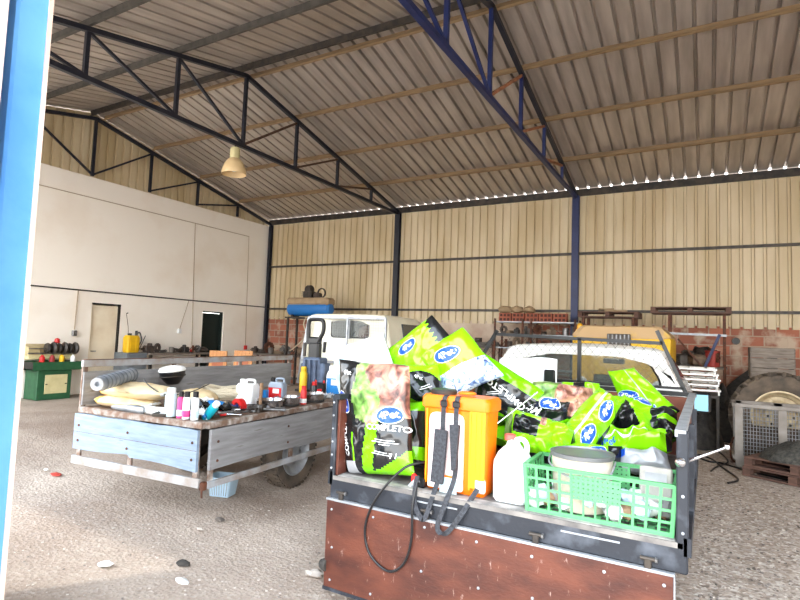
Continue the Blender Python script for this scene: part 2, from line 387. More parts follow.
mb = MB(); mb.box((X1+.16, -6.1, 1.05), (.2, 12.2, 2.1), plaster); struct(mb.build('wall_right_unseen', smooth=0))  # lower part of the unseen end wall, closed for a darker corner
# pale rendered stretch of the low wall behind the shelves
mb = MB(); mb.box((7.0, .055, 1.05), (4.2, .03, 2.06), mat('pale_block', (206, 190, 172), .9, c2=(180, 156, 138), scale=2.2, bump=.4, bscale=6), None, .01); struct(mb.build('wall_back_render', smooth=0))
# roof: two slopes of ribbed sheet
for k, (ya, yb) in enumerate(((AY, .04), (AY, FY-.6))):
    mb = MB(); pr = profile(-.35, X1+.3, .26, .07, .2); vs = []; nn = 2
    for (x, d) in pr:
        for y in (ya, yb):
            z = AZ - (AZ-EZ)*abs(y-AY)/6.1 + .165 + d; vs.append((x, y, z))
    mb.add(vs, [(2*i, 2*i+2, 2*i+3, 2*i+1) for i in range(len(pr)-1)], roofsheet)
    struct(mb.build('ceiling_%s_slope' % ('far', 'near')[k], smooth=20))
# steel frames: each truss is a thing
def truss(x, label, wallside=False):
    t = thing('roof_truss', label, 'roof truss', (x, 0, 0))
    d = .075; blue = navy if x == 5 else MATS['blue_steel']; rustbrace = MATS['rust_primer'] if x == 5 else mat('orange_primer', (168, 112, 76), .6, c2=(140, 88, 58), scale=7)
    nodes = [(AY + 1.525*k, zroof(AY + 1.525*k)) for k in range(-4, 5)]; BZ = 5.16
    for a, b in ((nodes[0], nodes[4]), (nodes[4], nodes[8])):
        mb = MB(); mb.bar((0, a[0], a[1]), (0, b[0], b[1]), d, d, navy); mb.build('top_chord', t, 0)
    if x > 1: mb = MB(); mb.bar((0, FY, BZ), (0, 0, BZ), d, d, blue); mb.build('bottom_chord', t, 0)
    for k in range(1, 8):
        y, z = nodes[k]; mb = MB(); mb.bar((0, y, BZ), (0, y, z), d*.8, d*.8, blue if x > 1 else navy, (0, 1, 0)); mb.build('post', t, 0)
    for k in range(1, 8):
        if k == 4: continue
        y, z = nodes[k]; j = k+1 if k < 4 else k-1; mb = MB(); mb.bar((0, nodes[j][0], BZ+.03), (0, y, z-.03), .045, .045, (navy if x < 1 else (blue if k < 4 else rustbrace))); mb.build('brace', t, 0)
    return t
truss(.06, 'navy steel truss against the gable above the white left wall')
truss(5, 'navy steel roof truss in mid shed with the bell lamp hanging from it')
truss(10, 'blue steel roof truss nearest the camera, upper right of centre')
truss(15, 'blue steel roof truss to the right of the doorway bay')
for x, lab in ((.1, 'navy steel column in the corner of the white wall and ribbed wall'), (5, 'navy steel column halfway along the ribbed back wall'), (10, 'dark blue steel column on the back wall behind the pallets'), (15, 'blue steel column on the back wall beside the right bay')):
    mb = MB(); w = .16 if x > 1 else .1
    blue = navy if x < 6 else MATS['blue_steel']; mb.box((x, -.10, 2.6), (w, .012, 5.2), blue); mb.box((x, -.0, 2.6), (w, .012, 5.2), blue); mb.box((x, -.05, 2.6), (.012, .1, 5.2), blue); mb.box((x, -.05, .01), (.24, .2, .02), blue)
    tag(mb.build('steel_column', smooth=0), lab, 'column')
# purlins
pl = {-4: 'tan purlin above the open front of the shed', -3: 'purlin second from the open front of the shed', -2: 'dark purlin on the front slope of the roof', -1: 'dark purlin just in front of the roof ridge',
      1: 'beige purlin one bay below the ridge on the far slope', 2: 'beige purlin halfway down the far roof slope', 3: 'beige purlin nearest the bright gaps at the back eave'}
ang = math.atan2(AZ-EZ, 6.1)
def zpurlin(name, y, z, h, lab, rx, m):
    mb = MB(); o = tag(MB.build(zbar(mb, h, m), name, smooth=0), lab, 'purlin'); o.location = (X1/2, y, z); o.rotation_euler.x = rx
def zbar(mb, h, m):
    mb.box((0, 0, 0), (X1-.2, .008, h), m); mb.box((0, .025, h/2), (X1-.2, .055, .008), m); mb.box((0, -.025, -h/2), (X1-.2, .055, .008), m); return mb
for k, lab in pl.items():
    y = AY + 1.525*k; zpurlin('purlin', y, zroof(y)+.1, .115, lab, -ang if k > 0 else ang, purlin_m if k > 0 else purlin_shade_m)
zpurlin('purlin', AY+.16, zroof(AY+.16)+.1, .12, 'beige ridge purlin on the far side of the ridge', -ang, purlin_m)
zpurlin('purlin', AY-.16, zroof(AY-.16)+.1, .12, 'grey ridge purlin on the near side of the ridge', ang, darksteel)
mb = MB(); mb.bar((0, -.035, EZ+.07), (X1, -.035, EZ+.07), .04, .17, darksteel); tag(mb.build('eave_beam', smooth=0), 'dark steel eave beam along the top of the ribbed back wall', 'beam')
for z, lab in ((3.778, 'dark steel rail across the upper ribbed back wall'), (2.386, 'dark steel rail across the ribbed wall just above the bricks')):
    mb = MB(); mb.bar((.06, -.01, z), (X1, -.01, z), .05, .06, darksteel); tag(mb.build('wall_rail', smooth=0), lab, 'rail')
blue = MATS['blue_steel']
# front entrance post (blue, near left) and the sliding leaf beside it
t = thing('entrance_post', 'bright blue steel entrance post close to the camera at the left edge', 'post', (10.03, FY, 0))
lightblue = mat('sky_blue_paint', (76, 138, 200), .5, c2=(94, 154, 212), scale=3, bump=.05)
mb = MB(); mb.box((-.03, 0, 2.6), (.32, .14, 5.2), lightblue, None, .012); mb.build('shaft', t)
mb = MB(); mb.box((.134, .062, 2.6), (.01, .018, 5.2), mat('bare_edge', (206, 176, 160), .6, c2=(222, 208, 204), scale=5, stretch=(1, 1, .3))); mb.build('bare_edge', t, 0)
mb = MB(); mb.box((-.03, 0, .012), (.42, .26, .024), lightblue); mb.build('base_plate', t, 0)
GX = uY(2, 20, FY-.17).x-.02
mb = MB(); pr = profile(8.6, GX-.02, .21, .03, .14); vs = []
for (x, d) in pr: vs += [(x, FY-.16-d, .05), (x, FY-.16-d, 4.9)]
mb.add(vs, [(2*i, 2*i+2, 2*i+3, 2*i+1) for i in range(len(pr)-1)], white); mb.box((GX-.03, FY-.17, 2.5), (.05, .06, 4.9), mat('bare_edge', (0, 0, 0)))
tag(mb.build('sliding_gate', smooth=20), 'white sliding gate leaf drawn back behind the blue entrance post', 'gate')
mb = MB(); mb.bar((0, FY-.04, 5.0), (X1, FY-.04, 5.0), .1, .2, blue); tag(mb.build('front_lintel', smooth=0), 'blue steel lintel over the open front of the shed', 'beam')

# bell lamp under the middle truss
t = thing('bell_lamp', 'cream bell-shaped high bay lamp hanging under the middle truss', 'lamp', (5.0, -6.28, 4.555)); t.scale = (.92, .92, .95)
amber = mat('lamp_cream', (226, 198, 150), .45); 
mb = MB(); mb.lathe([(.245, 0), (.25, .01), (.235, .1), (.2, .2), (.14, .29), (.085, .33), (.08, .33), (.13, .28), (.19, .19), (.225, .1), (.24, .012), (.245, 0)], amber, 32, caps=False); mb.build('shade', t, 40)
mb = MB(); mb.lathe([(.088, .32), (.1, .34), (.1, .5), (.085, .54), (.02, .56)], creamp, 20); mb.build('ballast_housing', t, 40)
mb = MB(); mb.lathe([(0, .05), (.05, .07), (.07, .13), (.05, .2), (.03, .3)], whitep, 16); mb.build('bulb', t, 60)
mb = MB(); mb.tube([(0, 0, .55), (0, 0, .63)], .018, darksteel); mb.build('hanger', t)

# pipes and conduits on the left wall
mb = MB(); mb.tube([(.03, -12, 2.43), (.03, -.1, 2.43)], .016, darksteel); tag(mb.build('wall_pipe'), 'long thin dark pipe running along the white wall above the doors', 'pipe')
def conduit(name, pts, lab, box=None, boxm=None, r=.011):
    t = thing(name, lab, 'conduit'); mb = MB(); mb.tube(pts, r, mat('conduit_beige', (176, 156, 132), .6)); mb.build('tube', t)
    if box: mb = MB(); mb.box(box, (.07, .1, .13), boxm or whitep, None, .01); mb.build('socket_box', t)
    return t
conduit('wall_conduit', [(.03, -6.2, 2.42), (.03, -6.22, 1.5)], 'short beige conduit dropping to a switch box above the green lathe', (.04, -6.22, 1.42), steel)
conduit('wall_conduit', [(.03, -3.05, 4.63), (.03, -2.9, 1.05)], 'tall beige conduit beside the dark door ending in a red socket', (.04, -2.9, .98), red)
conduit('wall_conduit', [(.03, -12, 4.66), (.03, -.96, 4.64), (.03, -.85, 1.15)], 'long beige conduit under the top of the white wall turning down near the corner', (.04, -.85, 1.1), red)
conduit('wall_conduit', [(.03, -3.1, 2.42), (.03, -3.35, 1.6)], 'thin conduit hanging between the two doors', (.04, -3.36, 1.55), whitep, .008)
# ================================================================== shared vehicle helpers
def polar(poly, c, n):
    out = []; m = len(poly)
    for k in range(n):
        a = 2*PI*k/n + .003; d = V((math.cos(a), math.sin(a))); best = None
        for i in range(m):
            p = V(poly[i]).to_2d() - V(c).to_2d(); q = V(poly[(i+1) % m]).to_2d() - V(c).to_2d(); e = q-p
            den = d.x*e.y - d.y*e.x
            if abs(den) < 1e-12: continue
            t = (p.x*e.y - p.y*e.x)/den; s = (p.x*d.y - p.y*d.x)/den
            if t > 0 and -1e-6 <= s <= 1+1e-6 and (best is None or t > best): best = t
        out.append((c[0]+d.x*best, c[1]+d.y*best))
    return out
def wheel(parent, x, y, r, w, side=1, rim_m=None, name='wheel'):
    """road wheel: treaded tyre, dished rim and hub; axis along x"""
    R = Matrix(((0, 0, 1), (0, 1, 0), (-1, 0, 0)))
    mb = MB(); a = w/2
    mb.lathe([(r*.66, -a*.8), (r*.8, -a), (r*.95, -a*.92), (r, -a*.6), (r, a*.6), (r*.95, a*.92), (r*.8, a), (r*.66, a*.8)], rubberdust, 40, (0, 0, 0), R, False)
    for k in range(40):
        an = 2*PI*k/40
        for q in (-.33, .33): mb.box((q*w, math.cos(an+q*.2)*r*1.0, math.sin(an+q*.2)*r*1.0), (w*.28, .03, .016), rubberdust, Rx(an - PI/2 + q*.2 + PI/2 - PI/2))
    t = mb.build(name, parent, 35, (x, y, r))
    mb = MB(); s = side
    mb.lathe([(r*.67, s*a*.8), (r*.64, s*a*.86), (r*.6, s*a*.6), (r*.42, s*a*.2), (r*.3, s*a*.3), (r*.2, s*a*.7), (0, s*a*.72)], rim_m or galv, 32, (0, 0, 0), R, False)
    mb.build('rim', t, 40)
    mb = MB()
    for k in range(5): mb.lathe([(.012, 0), (.012, .02), (0, .022)], steel, 8, (s*a*.45, math.cos(k*1.2566)*r*.26, math.sin(k*1.2566)*r*.26), Matrix(((0, 0, s), (0, 1, 0), (-s, 0, 0))))
    mb.build('wheel_nuts', t); return t
def cab(parent, outer, win, fwin, c, y0, y1, rake, paint, zt):
    """cab shell with real window openings: rear face, roof and sides, raked windscreen"""
    n = 72; O = polar(outer, c, n); I = polar(win, (c[0], sum(p[1] for p in win)/len(win)), n); F = polar(fwin, (c[0], sum(p[1] for p in fwin)/len(fwin)), n)
    yf = lambda z: y1 + (zt - z)*rake
    arch = lambda x, z, k: z + (k*(1-((x-c[0])/.8)**2) if z > zt-.12 else 0)
    mb = MB(); r0 = [(x, y0, arch(x, z, .02)) for x, z in O]; r1 = [(x, (y0+y1)/2, arch(x, z, .045)) for x, z in O]; r2 = [(x, yf(z)-.05, arch(x, z, .02)) for x, z in O]
    sm = lambda L, k, yy: [(c[0]+(x-c[0])*k, yy(z), c[1]+(z-c[1])*k) for (x, _, z) in L]
    mb.loft([sm(r0, .975, lambda z: y0-.02), r0, r1, r2, sm(r2, .97, lambda z: yf(z))], paint)
    mb.ring(sm(r0, .975, lambda z: y0-.02), [(x, y0-.005, z) for x, z in I], paint); mb.ring(sm(r2, .97, lambda z: yf(z)), [(x, yf(z)-.01, z) for x, z in F], paint)
    mb.ring([(x, y0-.005, z) for x, z in I], [(x, y0+.05, z) for x, z in I], paint)
    s = mb.build('cab_shell', parent, 40)
    mb = MB(); G = [(c[0]+(x-c[0])*.965, y0+.0, (z-win[0][1])*.93+win[0][1]+.012) for x, z in I]
    mb.ring([(x, y0-.012, z) for x, z in I], G, blackplastic); mb.build('window_seal', s)
    mb = MB(); mb.poly(G, glassm); mb.add([(x, y+.006, z) for x, y, z in G], [list(range(n))[::-1]], glassm); mb.build('rear_window', s, 0)
    mb = MB(); W = [(x, yf(z)-.02, z) for x, z in F]; mb.poly(W, glassm); mb.add([(x, y-.006, z) for x, y, z in W], [list(range(n))[::-1]], glassm); mb.build('windscreen', s, 0)
    return s

# ================================================================== PICKUP IN THE FOREGROUND
TX0, TX1, TY0, TY1, TZ = 10.745, 12.70, -10.62, -8.42, .735
P2 = thing('pickup_truck', 'white pickup with brown plywood bed and lowered tailgate, loaded with green feed bags', 'pickup truck', (0, 0, 0))
floorm = mat('dusty_bed_floor', (136, 130, 124), .8, c2=(92, 88, 86), scale=7, bump=.2)
mb = MB(); mb.box(((TX0+TX1)/2, (TY0+TY1)/2, TZ-.012), (TX1-TX0-.04, TY1-TY0, .024), floorm); mb.build('bed_floor', P2, 0)
mb = MB(); mb.box(((TX0+TX1)/2, TY0+.025, TZ-.067), (TX1-TX0, .05, .134), blackdusty, None, .008); mb.box(((TX0+TX1)/2, TY0+.04, TZ+.001), (TX1-TX0-.1, .06, .006), mat('sill_dust', (168, 162, 156), .85, c2=(110, 108, 106), scale=10))
mb.bar((11.35, TY0-.002, TZ-.05), (11.6, TY0-.002, TZ-.05), .004, .008, galv); mb.bar((12.15, TY0-.002, TZ-.05), (12.42, TY0-.002, TZ-.05), .004, .008, galv)
mb.build('sill_beam', P2, 0)
for x in (TX0+.025, TX1-.03):
    L = x < 11; mb = MB()
    mb.box((x, (TY0+TY1)/2, .945), (.03, TY1-TY0-.04, .5), ply, None, .003)
    sb = mb.build('side_board', P2, 0)
    mb = MB(); mb.bar((x, TY0, 1.215), (x, TY1, 1.225), .045, .03, galv if not L else blackdusty); mb.build('top_rail', sb, 0)
    mb = MB(); mb.box((x+(-.018 if L else .008), TY0+.02, .95), (.035 if L else .05, .04, .55), blackdusty, None, .006)
    mb.box((x+(-.028 if L else .03), TY0+.5, .95), (.03, .05, .5), blackdusty); mb.box((x+(-.028 if L else .03), TY0+1.3, .95), (.03, .05, .5), blackdusty)
    mb.bar((x+(-.026 if L else .028), TY0, .72), (x+(-.026 if L else .028), TY1, .72), .03, .08, blackdusty); mb.build('stake', sb, 0)
    for k in range(6 if L else 3): mb = MB(); mb.lathe([(.007, 0), (.007, .005), (0, .007)], galv, 8, (x-.018 if L else x+.01, TY0, .78+k*.08*(1 if L else 2)), Rx(PI/2)); mb.build('rivet', sb)
# right latch with its lever
mb = MB(); mb.lathe([(.02, 0), (.021, .012), (.014, .02), (.008, .025), (0, .03)], chrome, 16, (TX1-.03, TY0-.005, 1.09), Rx(PI/2)); mb.tube([(TX1-.02, TY0+.05, 1.08), (TX1+.07, TY0+.03, 1.13), (TX1+.15, TY0+.02, 1.175)], [.008, .006, .005], chrome, 10); mb.lathe([(.009, -.009), (.011, 0), (.009, .009)], chrome, 10, (TX1+.15, TY0+.02, 1.175)); mb.build('latch_lever', P2)
# tailgate hangs straight down
mb = MB(); TGc = (11.695, TY0-.012, .335); mb.box(TGc, (1.90, .022, .515), ply, None, .002); TG = mb.build('tailgate', P2, 0)
mb = MB(); mb.box((11.695, TY0-.012, .598), (1.91, .026, .012), galv); mb.box((11.695, TY0-.012, .072), (1.91, .03, .02), blackdusty); mb.box((12.648, TY0-.012, .335), (.006, .026, .52), galv); mb.build('edge_trim', TG, 0)
for x in (10.79, 11.1, 11.42, 11.72, 12.03, 12.35, 12.6):
    for z in (.55, .33, .13):
        mb = MB(); mb.lathe([(.008, 0), (.007, .004), (0, .006)], galv, 8, (x+rnd.uniform(-.02, .02), TY0-.023, z+rnd.uniform(-.015, .015)), Rx(PI/2)); mb.build('bolt_head', TG)
mb = MB(); mb.lathe([(.035, 0), (.04, .02), (.025, .05), (0, .055)], rubber, 14, (10.76, TY0-.01, .2), Ry(-PI/2)); mb.build('rubber_buffer', TG)
for x in (10.84, 11.42, 12.03, 12.54):
    mb = MB(); mb.box((x, TY0-.012, .615), (.03, .02, .07), darksteel, None, .004); mb.tube([(x-.032, TY0-.014, .645), (x+.032, TY0-.014, .645)], .009, darksteel, 10); mb.lathe([(.013, 0), (.013, .01), (0, .012)], steel, 6, (x+.03, TY0-.014, .645), Ry(PI/2)); mb.build('hinge', P2)
# headboard and mesh guard
mb = MB(); mb.box((11.71, TY1+.015, .94), (1.9, .03, .52), mat('ply_light', (140, 76, 50), .55, c2=(112, 58, 40), scale=3), None, .003); HB = mb.build('headboard', P2, 0)
mb = MB(); mb.bar((TX0, TY1+.01, 1.225), (TX1, TY1+.01, 1.225), .05, .035, black); mb.build('head_rail', HB, 0)
GT, GB = (11.02, 12.43, 1.69), (10.76, 12.62, 1.245)
gx = lambda z, s: GB[s] + (GT[s]-GB[s])*(z-1.245)/(1.69-1.245)
GD = bpy.data.objects.new('mesh_guard', None); col.objects.link(GD); GD.parent = P2
mb = MB(); y = TY1
mb.bar((gx(1.245, 0), y, 1.245), (gx(1.70, 0), y, 1.70), .03, .03, black, (0, 1, 0)); mb.bar((gx(1.245, 1), y, 1.245), (gx(1.735, 1), y, 1.735), .03, .03, black, (0, 1, 0))
mb.bar((gx(1.665, 0), y, 1.665), (gx(1.63, 1), y, 1.63), .03, .03, black); mb.bar((11.79, y, 1.245), (11.79, y, 1.65), .03, .03, black, (0, 1, 0)); mb.bar((gx(1.27, 0), y, 1.27), (gx(1.27, 1), y, 1.27), .03, .02, black)
mb.build('frame', GD, 0)
mb = MB(); pitch = .075; wire = mat('guard_wire', (46, 42, 40), .5, .4)
for sgn in (1, -1):
    c = 9.2
    while c < 14.4:
        # line x = c + sgn*(z-1.27)*.8, clipped to the frame
        pts = []
        for k in range(41):
            z = 1.27 + .375*k/40; x = c + sgn*(z-1.27)*.85
            if gx(z, 0) < x < gx(z, 1): pts.append((x, y + (.003 if sgn > 0 else -.003), z))
        if len(pts) > 1: mb.tube([pts[0], pts[-1]], .0013, wire, 4, caps=False)
        c += pitch
mb.build('wire_mesh', GD)
# cab
co = (11.75, 1.15)
outer = rpoly([(10.86, .62), (12.64, .62), (12.64, 1.14), (12.42, 1.565), (11.08, 1.565), (10.86, 1.14)], [.05, .05, .08, .09, .09, .08], 8)
win = rpoly([(10.99, 1.235), (12.47, 1.235), (12.32, 1.50), (11.14, 1.50)], [.05, .05, .06, .06], 8)
fw = rpoly([(10.95, 1.02), (12.55, 1.02), (12.34, 1.50), (11.16, 1.50)], [.05, .05, .06, .06], 8)
CS = cab(P2, outer, win, fw, co, -8.2, -7.15, .75, white, 1.565)
mb = MB()
for s, x in ((-1, 10.86), (1, 12.64)):
    q = [(x+s*.004, -7.86, 1.16), (x+s*.004, -7.0, 1.16), (x-s*.17, -7.2, 1.49), (x-s*.17, -7.82, 1.49)]; mb.add(q + [(p[0]-s*.012, p[1], p[2]) for p in q], [(0, 1, 2, 3), (7, 6, 5, 4), (0, 4, 5, 1), (1, 5, 6, 2), (2, 6, 7, 3), (3, 7, 4, 0)], glassdark)
mb.build('side_windows', P2, 0)
mb = MB(); mb.box((11.75, -6.15, .82), (1.68, 1.35, .42), white, None, .08); mb.box((11.75, -5.42, .55), (1.7, .12, .2), darksteel, None, .03); mb.build('bonnet', P2, 30)
mb = MB(); mb.box((11.75, -7.6, .95), (1.4, .22, .5), mat('seat_vinyl', (60, 56, 54), .7), None, .06); mb.build('seat_bench', P2)
mb = MB(); mb.box((11.9, -7.16, 1.43), (.22, .03, .06), darksteel, None, .012); mb.tube([(11.9, -7.13, 1.45), (11.9, -7.1, 1.52)], .008, blackplastic); mb.prism([(-.035, .0), (.035, 0), (0, -.1)], -7.17, -7.165, darksteel, 'y'); o = mb.build('cabin_mirror', P2)
# door mirror on the right
mb = MB(); mb.box((12.72, -7.62, 1.10), (.17, .05, .19), blackplastic, Rz(.1), .03); mb.tube([(12.62, -7.45, 1.12), (12.7, -7.55, 1.17), (12.74, -7.6, 1.18)], .012, blackplastic); mb.tube([(12.62, -7.45, 1.0), (12.74, -7.6, 1.03)], .012, blackplastic); dm = mb.build('door_mirror', P2)
mb = MB(); mb.box((12.718, -7.65, 1.10), (.13, .006, .15), mirrorglass, Rz(.1), .003); mb.build('mirror_glass', dm, 0)
mb = MB()
for x in (11.1, 12.3): mb.bar((x, TY0+.02, .5), (x, -5.6, .5), .08, .14, darksteel)
for yy in (-10.2, -9.0): mb.bar((10.85, yy, .6), (12.6, yy, .6), .08, .1, darksteel)
mb.build('chassis', P2, 0)
for (x, yy, s) in ((10.92, -9.35, -1), (12.5, -9.35, 1), (10.96, -6.3, -1), (12.52, -6.3, 1)): wheel(P2, x, yy, .33, .18, s)
P2c = thing('feed_heap', 'x', 'x')  # placeholder removed below
bpy.data.objects.remove(P2c)

# ------------------------------------------------------------------ feed bags
def bag(label, pts, thick, pattern, decals=(), seed=0, wr=.012, name='feed_bag', group='feed bags piled in the pickup bed', nu=44, nv=60, cat='feed bag', base=lime, bend=0, out=.015):
    """a printed film bag: pts = bl, br, tr, tl as (pixel x, pixel y, depth Y) turned into real points"""
    bl, br, tr, tl = [uY(*p) for p in pts]
    cen = (bl+br+tr+tl)/4; N = ((br-bl)+(tr-tl)).cross((tl-bl)+(tr-br)).normalized(); W = ((br-bl).length+(tr-tl).length)/2; H = ((tl-bl).length+(tr-br).length)/2
    sd = V((seed*3.7, seed*1.3, seed*7.1)); Ux = ((br-bl)+(tr-tl)).normalized(); Uy = ((tl-bl)+(tr-br)).normalized()
    def surf(u, v, side=1):
        p = bl*(1-u)*(1-v) + br*u*(1-v) + tr*u*v + tl*(1-u)*v
        a = 2*u-1; b = 2*v-1
        prof = max(0, 1-abs(a)**2.6)**.55 * max(0, 1-abs(b)**4)**.5
        q = V((u*W, v*H, 0))
        w = noise.noise(q*6 + sd)*1.1 + (1-2*abs(noise.noise(V((q.x*11+q.y*5, q.y*5-q.x*3, 3)) + sd)))*1.1 + (1-2*abs(noise.noise(V((q.y*13-q.x*7, q.x*9, 7)) + sd)))*.7 + noise.noise(q*26+sd)*.3
        edge = min(1, 6*min(u, 1-u, v, 1-v)+.15)
        d = side*(thick/2*prof) + side*wr*w*edge
        p = p + N*d + N*bend*(1-b*b)
        e = V((noise.noise(q*5+sd*2), noise.noise(q*5+sd*3+V((9, 9, 9))), 0)) * out
        return p + Ux*e.x + Uy*e.y - cen
    mb = MB()
    for side in (1, -1):
        vs = [surf(i/nu, j/nv, side) for j in range(nv+1) for i in range(nu+1)]; o = len(mb.v); mb.v += [tuple(v) for v in vs]
        for j in range(nv):
            for i in range(nu):
                u = (i+.5)/nu; v = (j+.5)/nv; m = pattern(u, v) if side > 0 else base
                a = o + j*(nu+1)+i; f = [a, a+1, a+nu+2, a+nu+1]; mb.f.append(f if side > 0 else f[::-1]); mb.m.append(mb.mi(m))
    me = mb.build(name, None, 50); me.location = cen; tag(me, label, cat, group)
    def place(x, y, u0, v0, rot):
        c, s = math.cos(rot), math.sin(rot); return u0 + (x*c-y*s)/W, v0 + (x*s+y*c)/H
    for dcl in decals:
        kind = dcl[0]; mb = MB()
        if kind == 'oval':
            _, u0, v0, w, h, rot, txt = dcl; K = 28
            for (sc_, m_, off) in ((1, whitefilm, .002), (.93, bluefilm, .0035)):
                rows = []
                for r in range(5):
                    rr = r/4*sc_; rows.append([surf(*place(w/2*rr*math.cos(2*PI*k/K), h/2*rr*math.sin(2*PI*k/K), u0, v0, rot)) + N*off for k in range(K)])
                mb.loft(rows, m_)
            vs, fs = text_flat(txt); s = h*.62
            mb.add([surf(*place(v.x*s, v.y*s, u0, v0, rot)) + N*.0065 for v in vs], fs, inkwhite); mb.build('oval_logo', me, 0)
        elif kind == 'text':
            _, u0, v0, h, rot, txt, m_ = dcl; vs, fs = text_flat(txt)
            mb.add([surf(*place(v.x*h, v.y*h, u0, v0, rot)) + N*.006 for v in vs], fs, m_); mb.build('printed_lettering', me, 0)
        elif kind == 'lines':
            _, u0, v0, w, n_, rot = dcl
            for k in range(n_):
                ww = w*(.7+.3*math.sin(k*2.3)); yy = -k*.013
                vs = [surf(*place(-ww/2+ww*i/10, yy+q, u0, v0, rot)) + N*.004 for i in range(11) for q in (0, .004)]
                mb.add(vs, [(2*i, 2*i+2, 2*i+3, 2*i+1) for i in range(10)], inkwhite)
            mb.build('small_print', me, 0)
    return me
L_, K_ = lime, blackfilm
def patA(u, v):
    if u < .25:
        if v < .12 and .06 < u: return greyfilm
        if u > .235 and v < .36: return L_
        return K_
    if v > .80 and u < .34: return K_
    if u < .33 + .05*math.sin(v*7): return K_
    if v > .48 + .04*math.sin(u*9): return saladphoto if (u < .58 + .1*math.sin(v*12)) else meatphoto
    s0 = .30 + .42*v; s1 = s0 + .17
    if s0 < u < s1: return L_
    if v < .03 + .5*max(0, u-.42)**1.7: return L_
    return K_
bag('black and lime feed bag with a salad and meat print standing at the left corner', [(347, 474, -10.5), (414, 477, -10.52), (409, 366, -10.42), (339, 360, -10.42)], .17, patA,
    [('oval', .13, .62, .15, .085, math.radians(-62), '4Pet'), ('oval', .80, .52, .17, .11, .12, '4Pet'), ('text', .76, .405, .05, -.03, 'COMPLETO', inkwhite), ('text', .13, .33, .045, math.radians(97), 'COMPLETO', inkwhite),
     ('lines', .72, .30, .2, 3, -.05), ('text', .19, .88, .04, -.1, '4Pet', inkwhite), ('lines', .66, .2, .14, 2, -.1), ('text', .82, .17, .045, -.05, '7 /', inkwhite)], 1, .010)
bag('white and pale blue feed bag end sticking up behind the standing bag', [(338, 392, -10.28), (400, 385, -10.25), (383, 334, -10.18), (337, 351, -10.2)], .16, lambda u, v: paleblue if (u < .3 or (v > .8 and u < .6)) else whitefilm, [], 2, .04, base=whitefilm)
patB = lambda u, v: blackfilm if u > .86 + .02*math.sin(v*60) else limeb
bag('lime feed bag tilted up highest of the heap with a black serrated end', [(400, 398, -10.05), (462, 352, -10.0), (432, 315, -10.0), (385, 352, -10.05)], .15, patB, [('oval', .45, .73, .17, .075, .06, '4Pet')], 3, .008)
bag('lime feed bag with the largest blue oval and a blue striped lower half', [(447, 402, -10.05), (503, 375, -9.98), (462, 328, -9.98), (416, 356, -10.05)], .16, lambda u, v: limeb if v > .44 else (kibble if u > .08 else L_), [('oval', .52, .69, .19, .10, -.02, '4Pet')], 4, .010)
bag('black feed bag with a curved lime edge wedged behind the orange sprayer', [(398, 404, -10.22), (446, 402, -10.2), (438, 364, -10.14), (394, 366, -10.16)], .13, lambda u, v: K_ if (u-.62)**2 + (v-.4)**2 < .16 else (saladphoto if u < .3 else limeb), [('text', .6, .62, .035, -.35, '4Pet', inkwhite), ('lines', .7, .4, .1, 2, .2)], 5, .014)
bag('dark feed bag crammed between the standing bag and the orange sprayer', [(398, 466, -10.40), (424, 468, -10.38), (426, 400, -10.3), (400, 402, -10.32)], .12, lambda u, v: L_ if (v > .84 or .12 < v < .3 and u > .3) else (bluefilm if .45 < v < .68 and u < .35 else K_), [('text', .55, .6, .03, 1.6, 'COMPLETO', inkwhite)], 6, .012)
bag('black feed bag with a lime top band slanting down to the right of the sprayer', [(474, 404, -9.85), (522, 432, -9.85), (550, 396, -9.75), (478, 349, -9.75)], .16, lambda u, v: L_ if (v > .74 or v < .1) else K_, [('text', .60, .50, .07, math.radians(172), 'COMPLETO', inkwhite), ('lines', .35, .38, .12, 2, .5)], 7, .02)
bag('black feed bag with a meat print lying in the middle of the heap', [(506, 432, -9.8), (590, 430, -9.75), (592, 388, -9.6), (533, 382, -9.65)], .17, lambda u, v: (saladphoto if u < .5 else meatphoto) if v > .52 + .3*(u < .2) - .35*(u > .75) else (L_ if v < .12 + .2*u*0 else K_), [('oval', .48, .47, .15, .09, -.35, '4Pet'), ('text', .24, .36, .07, -.4, 'COM', inkwhite)], 8, .03)
bag('crumpled lime feed bag slumped behind the white jerrycan', [(503, 456, -10.04), (568, 468, -10.02), (582, 430, -9.88), (507, 408, -9.92)], .15, lambda u, v: K_ if (.15 < u < .5 and .5 < v + .2*u < .9) else (saladphoto if (u < .14 and v > .4) else (meatphoto if (.5 < u < .56 and v > .7) else (K_ if v < .1 or u > .93 else limeb))), [], 9, .045)
bag('lime feed bag running diagonally up the heap with two blue ovals and a clear seam', [(553, 437, -9.95), (588, 464, -9.93), (624, 406, -9.65), (599, 387, -9.65)], .12, lambda u, v: greyfilm if .3 < u < .36 else (limeb if u < .9 else K_), [('oval', .62, .66, .15, .08, math.radians(100), '4Pet'), ('oval', .62, .24, .15, .08, math.radians(98), '4Pet')], 10, .03)
bag('lime feed bag standing upright against the headboard on the right', [(640, 436, -9.0), (680, 412, -8.95), (634, 368, -8.85), (607, 372, -8.9)], .13, lambda u, v: K_ if (v < .12 and u > .4) else (greyfilm if .56 < u < .6 else limeb), [('oval', .22, .55, .15, .08, -.6, '4Pet'), ('oval', .42, .28, .14, .08, -.6, '4Pet')], 11, .028)
bag('lime feed bag with a black triangle folded across the heap', [(592, 436, -9.55), (652, 430, -9.5), (654, 402, -9.35), (604, 394, -9.4)], .14, lambda u, v: K_ if (v < .75 - abs(u-.5)*2.2) else (whitefilm if (u < .12 and v > .6) else limeb), [('oval', .8, .78, .12, .06, .2, '4Pet')], 12, .04)
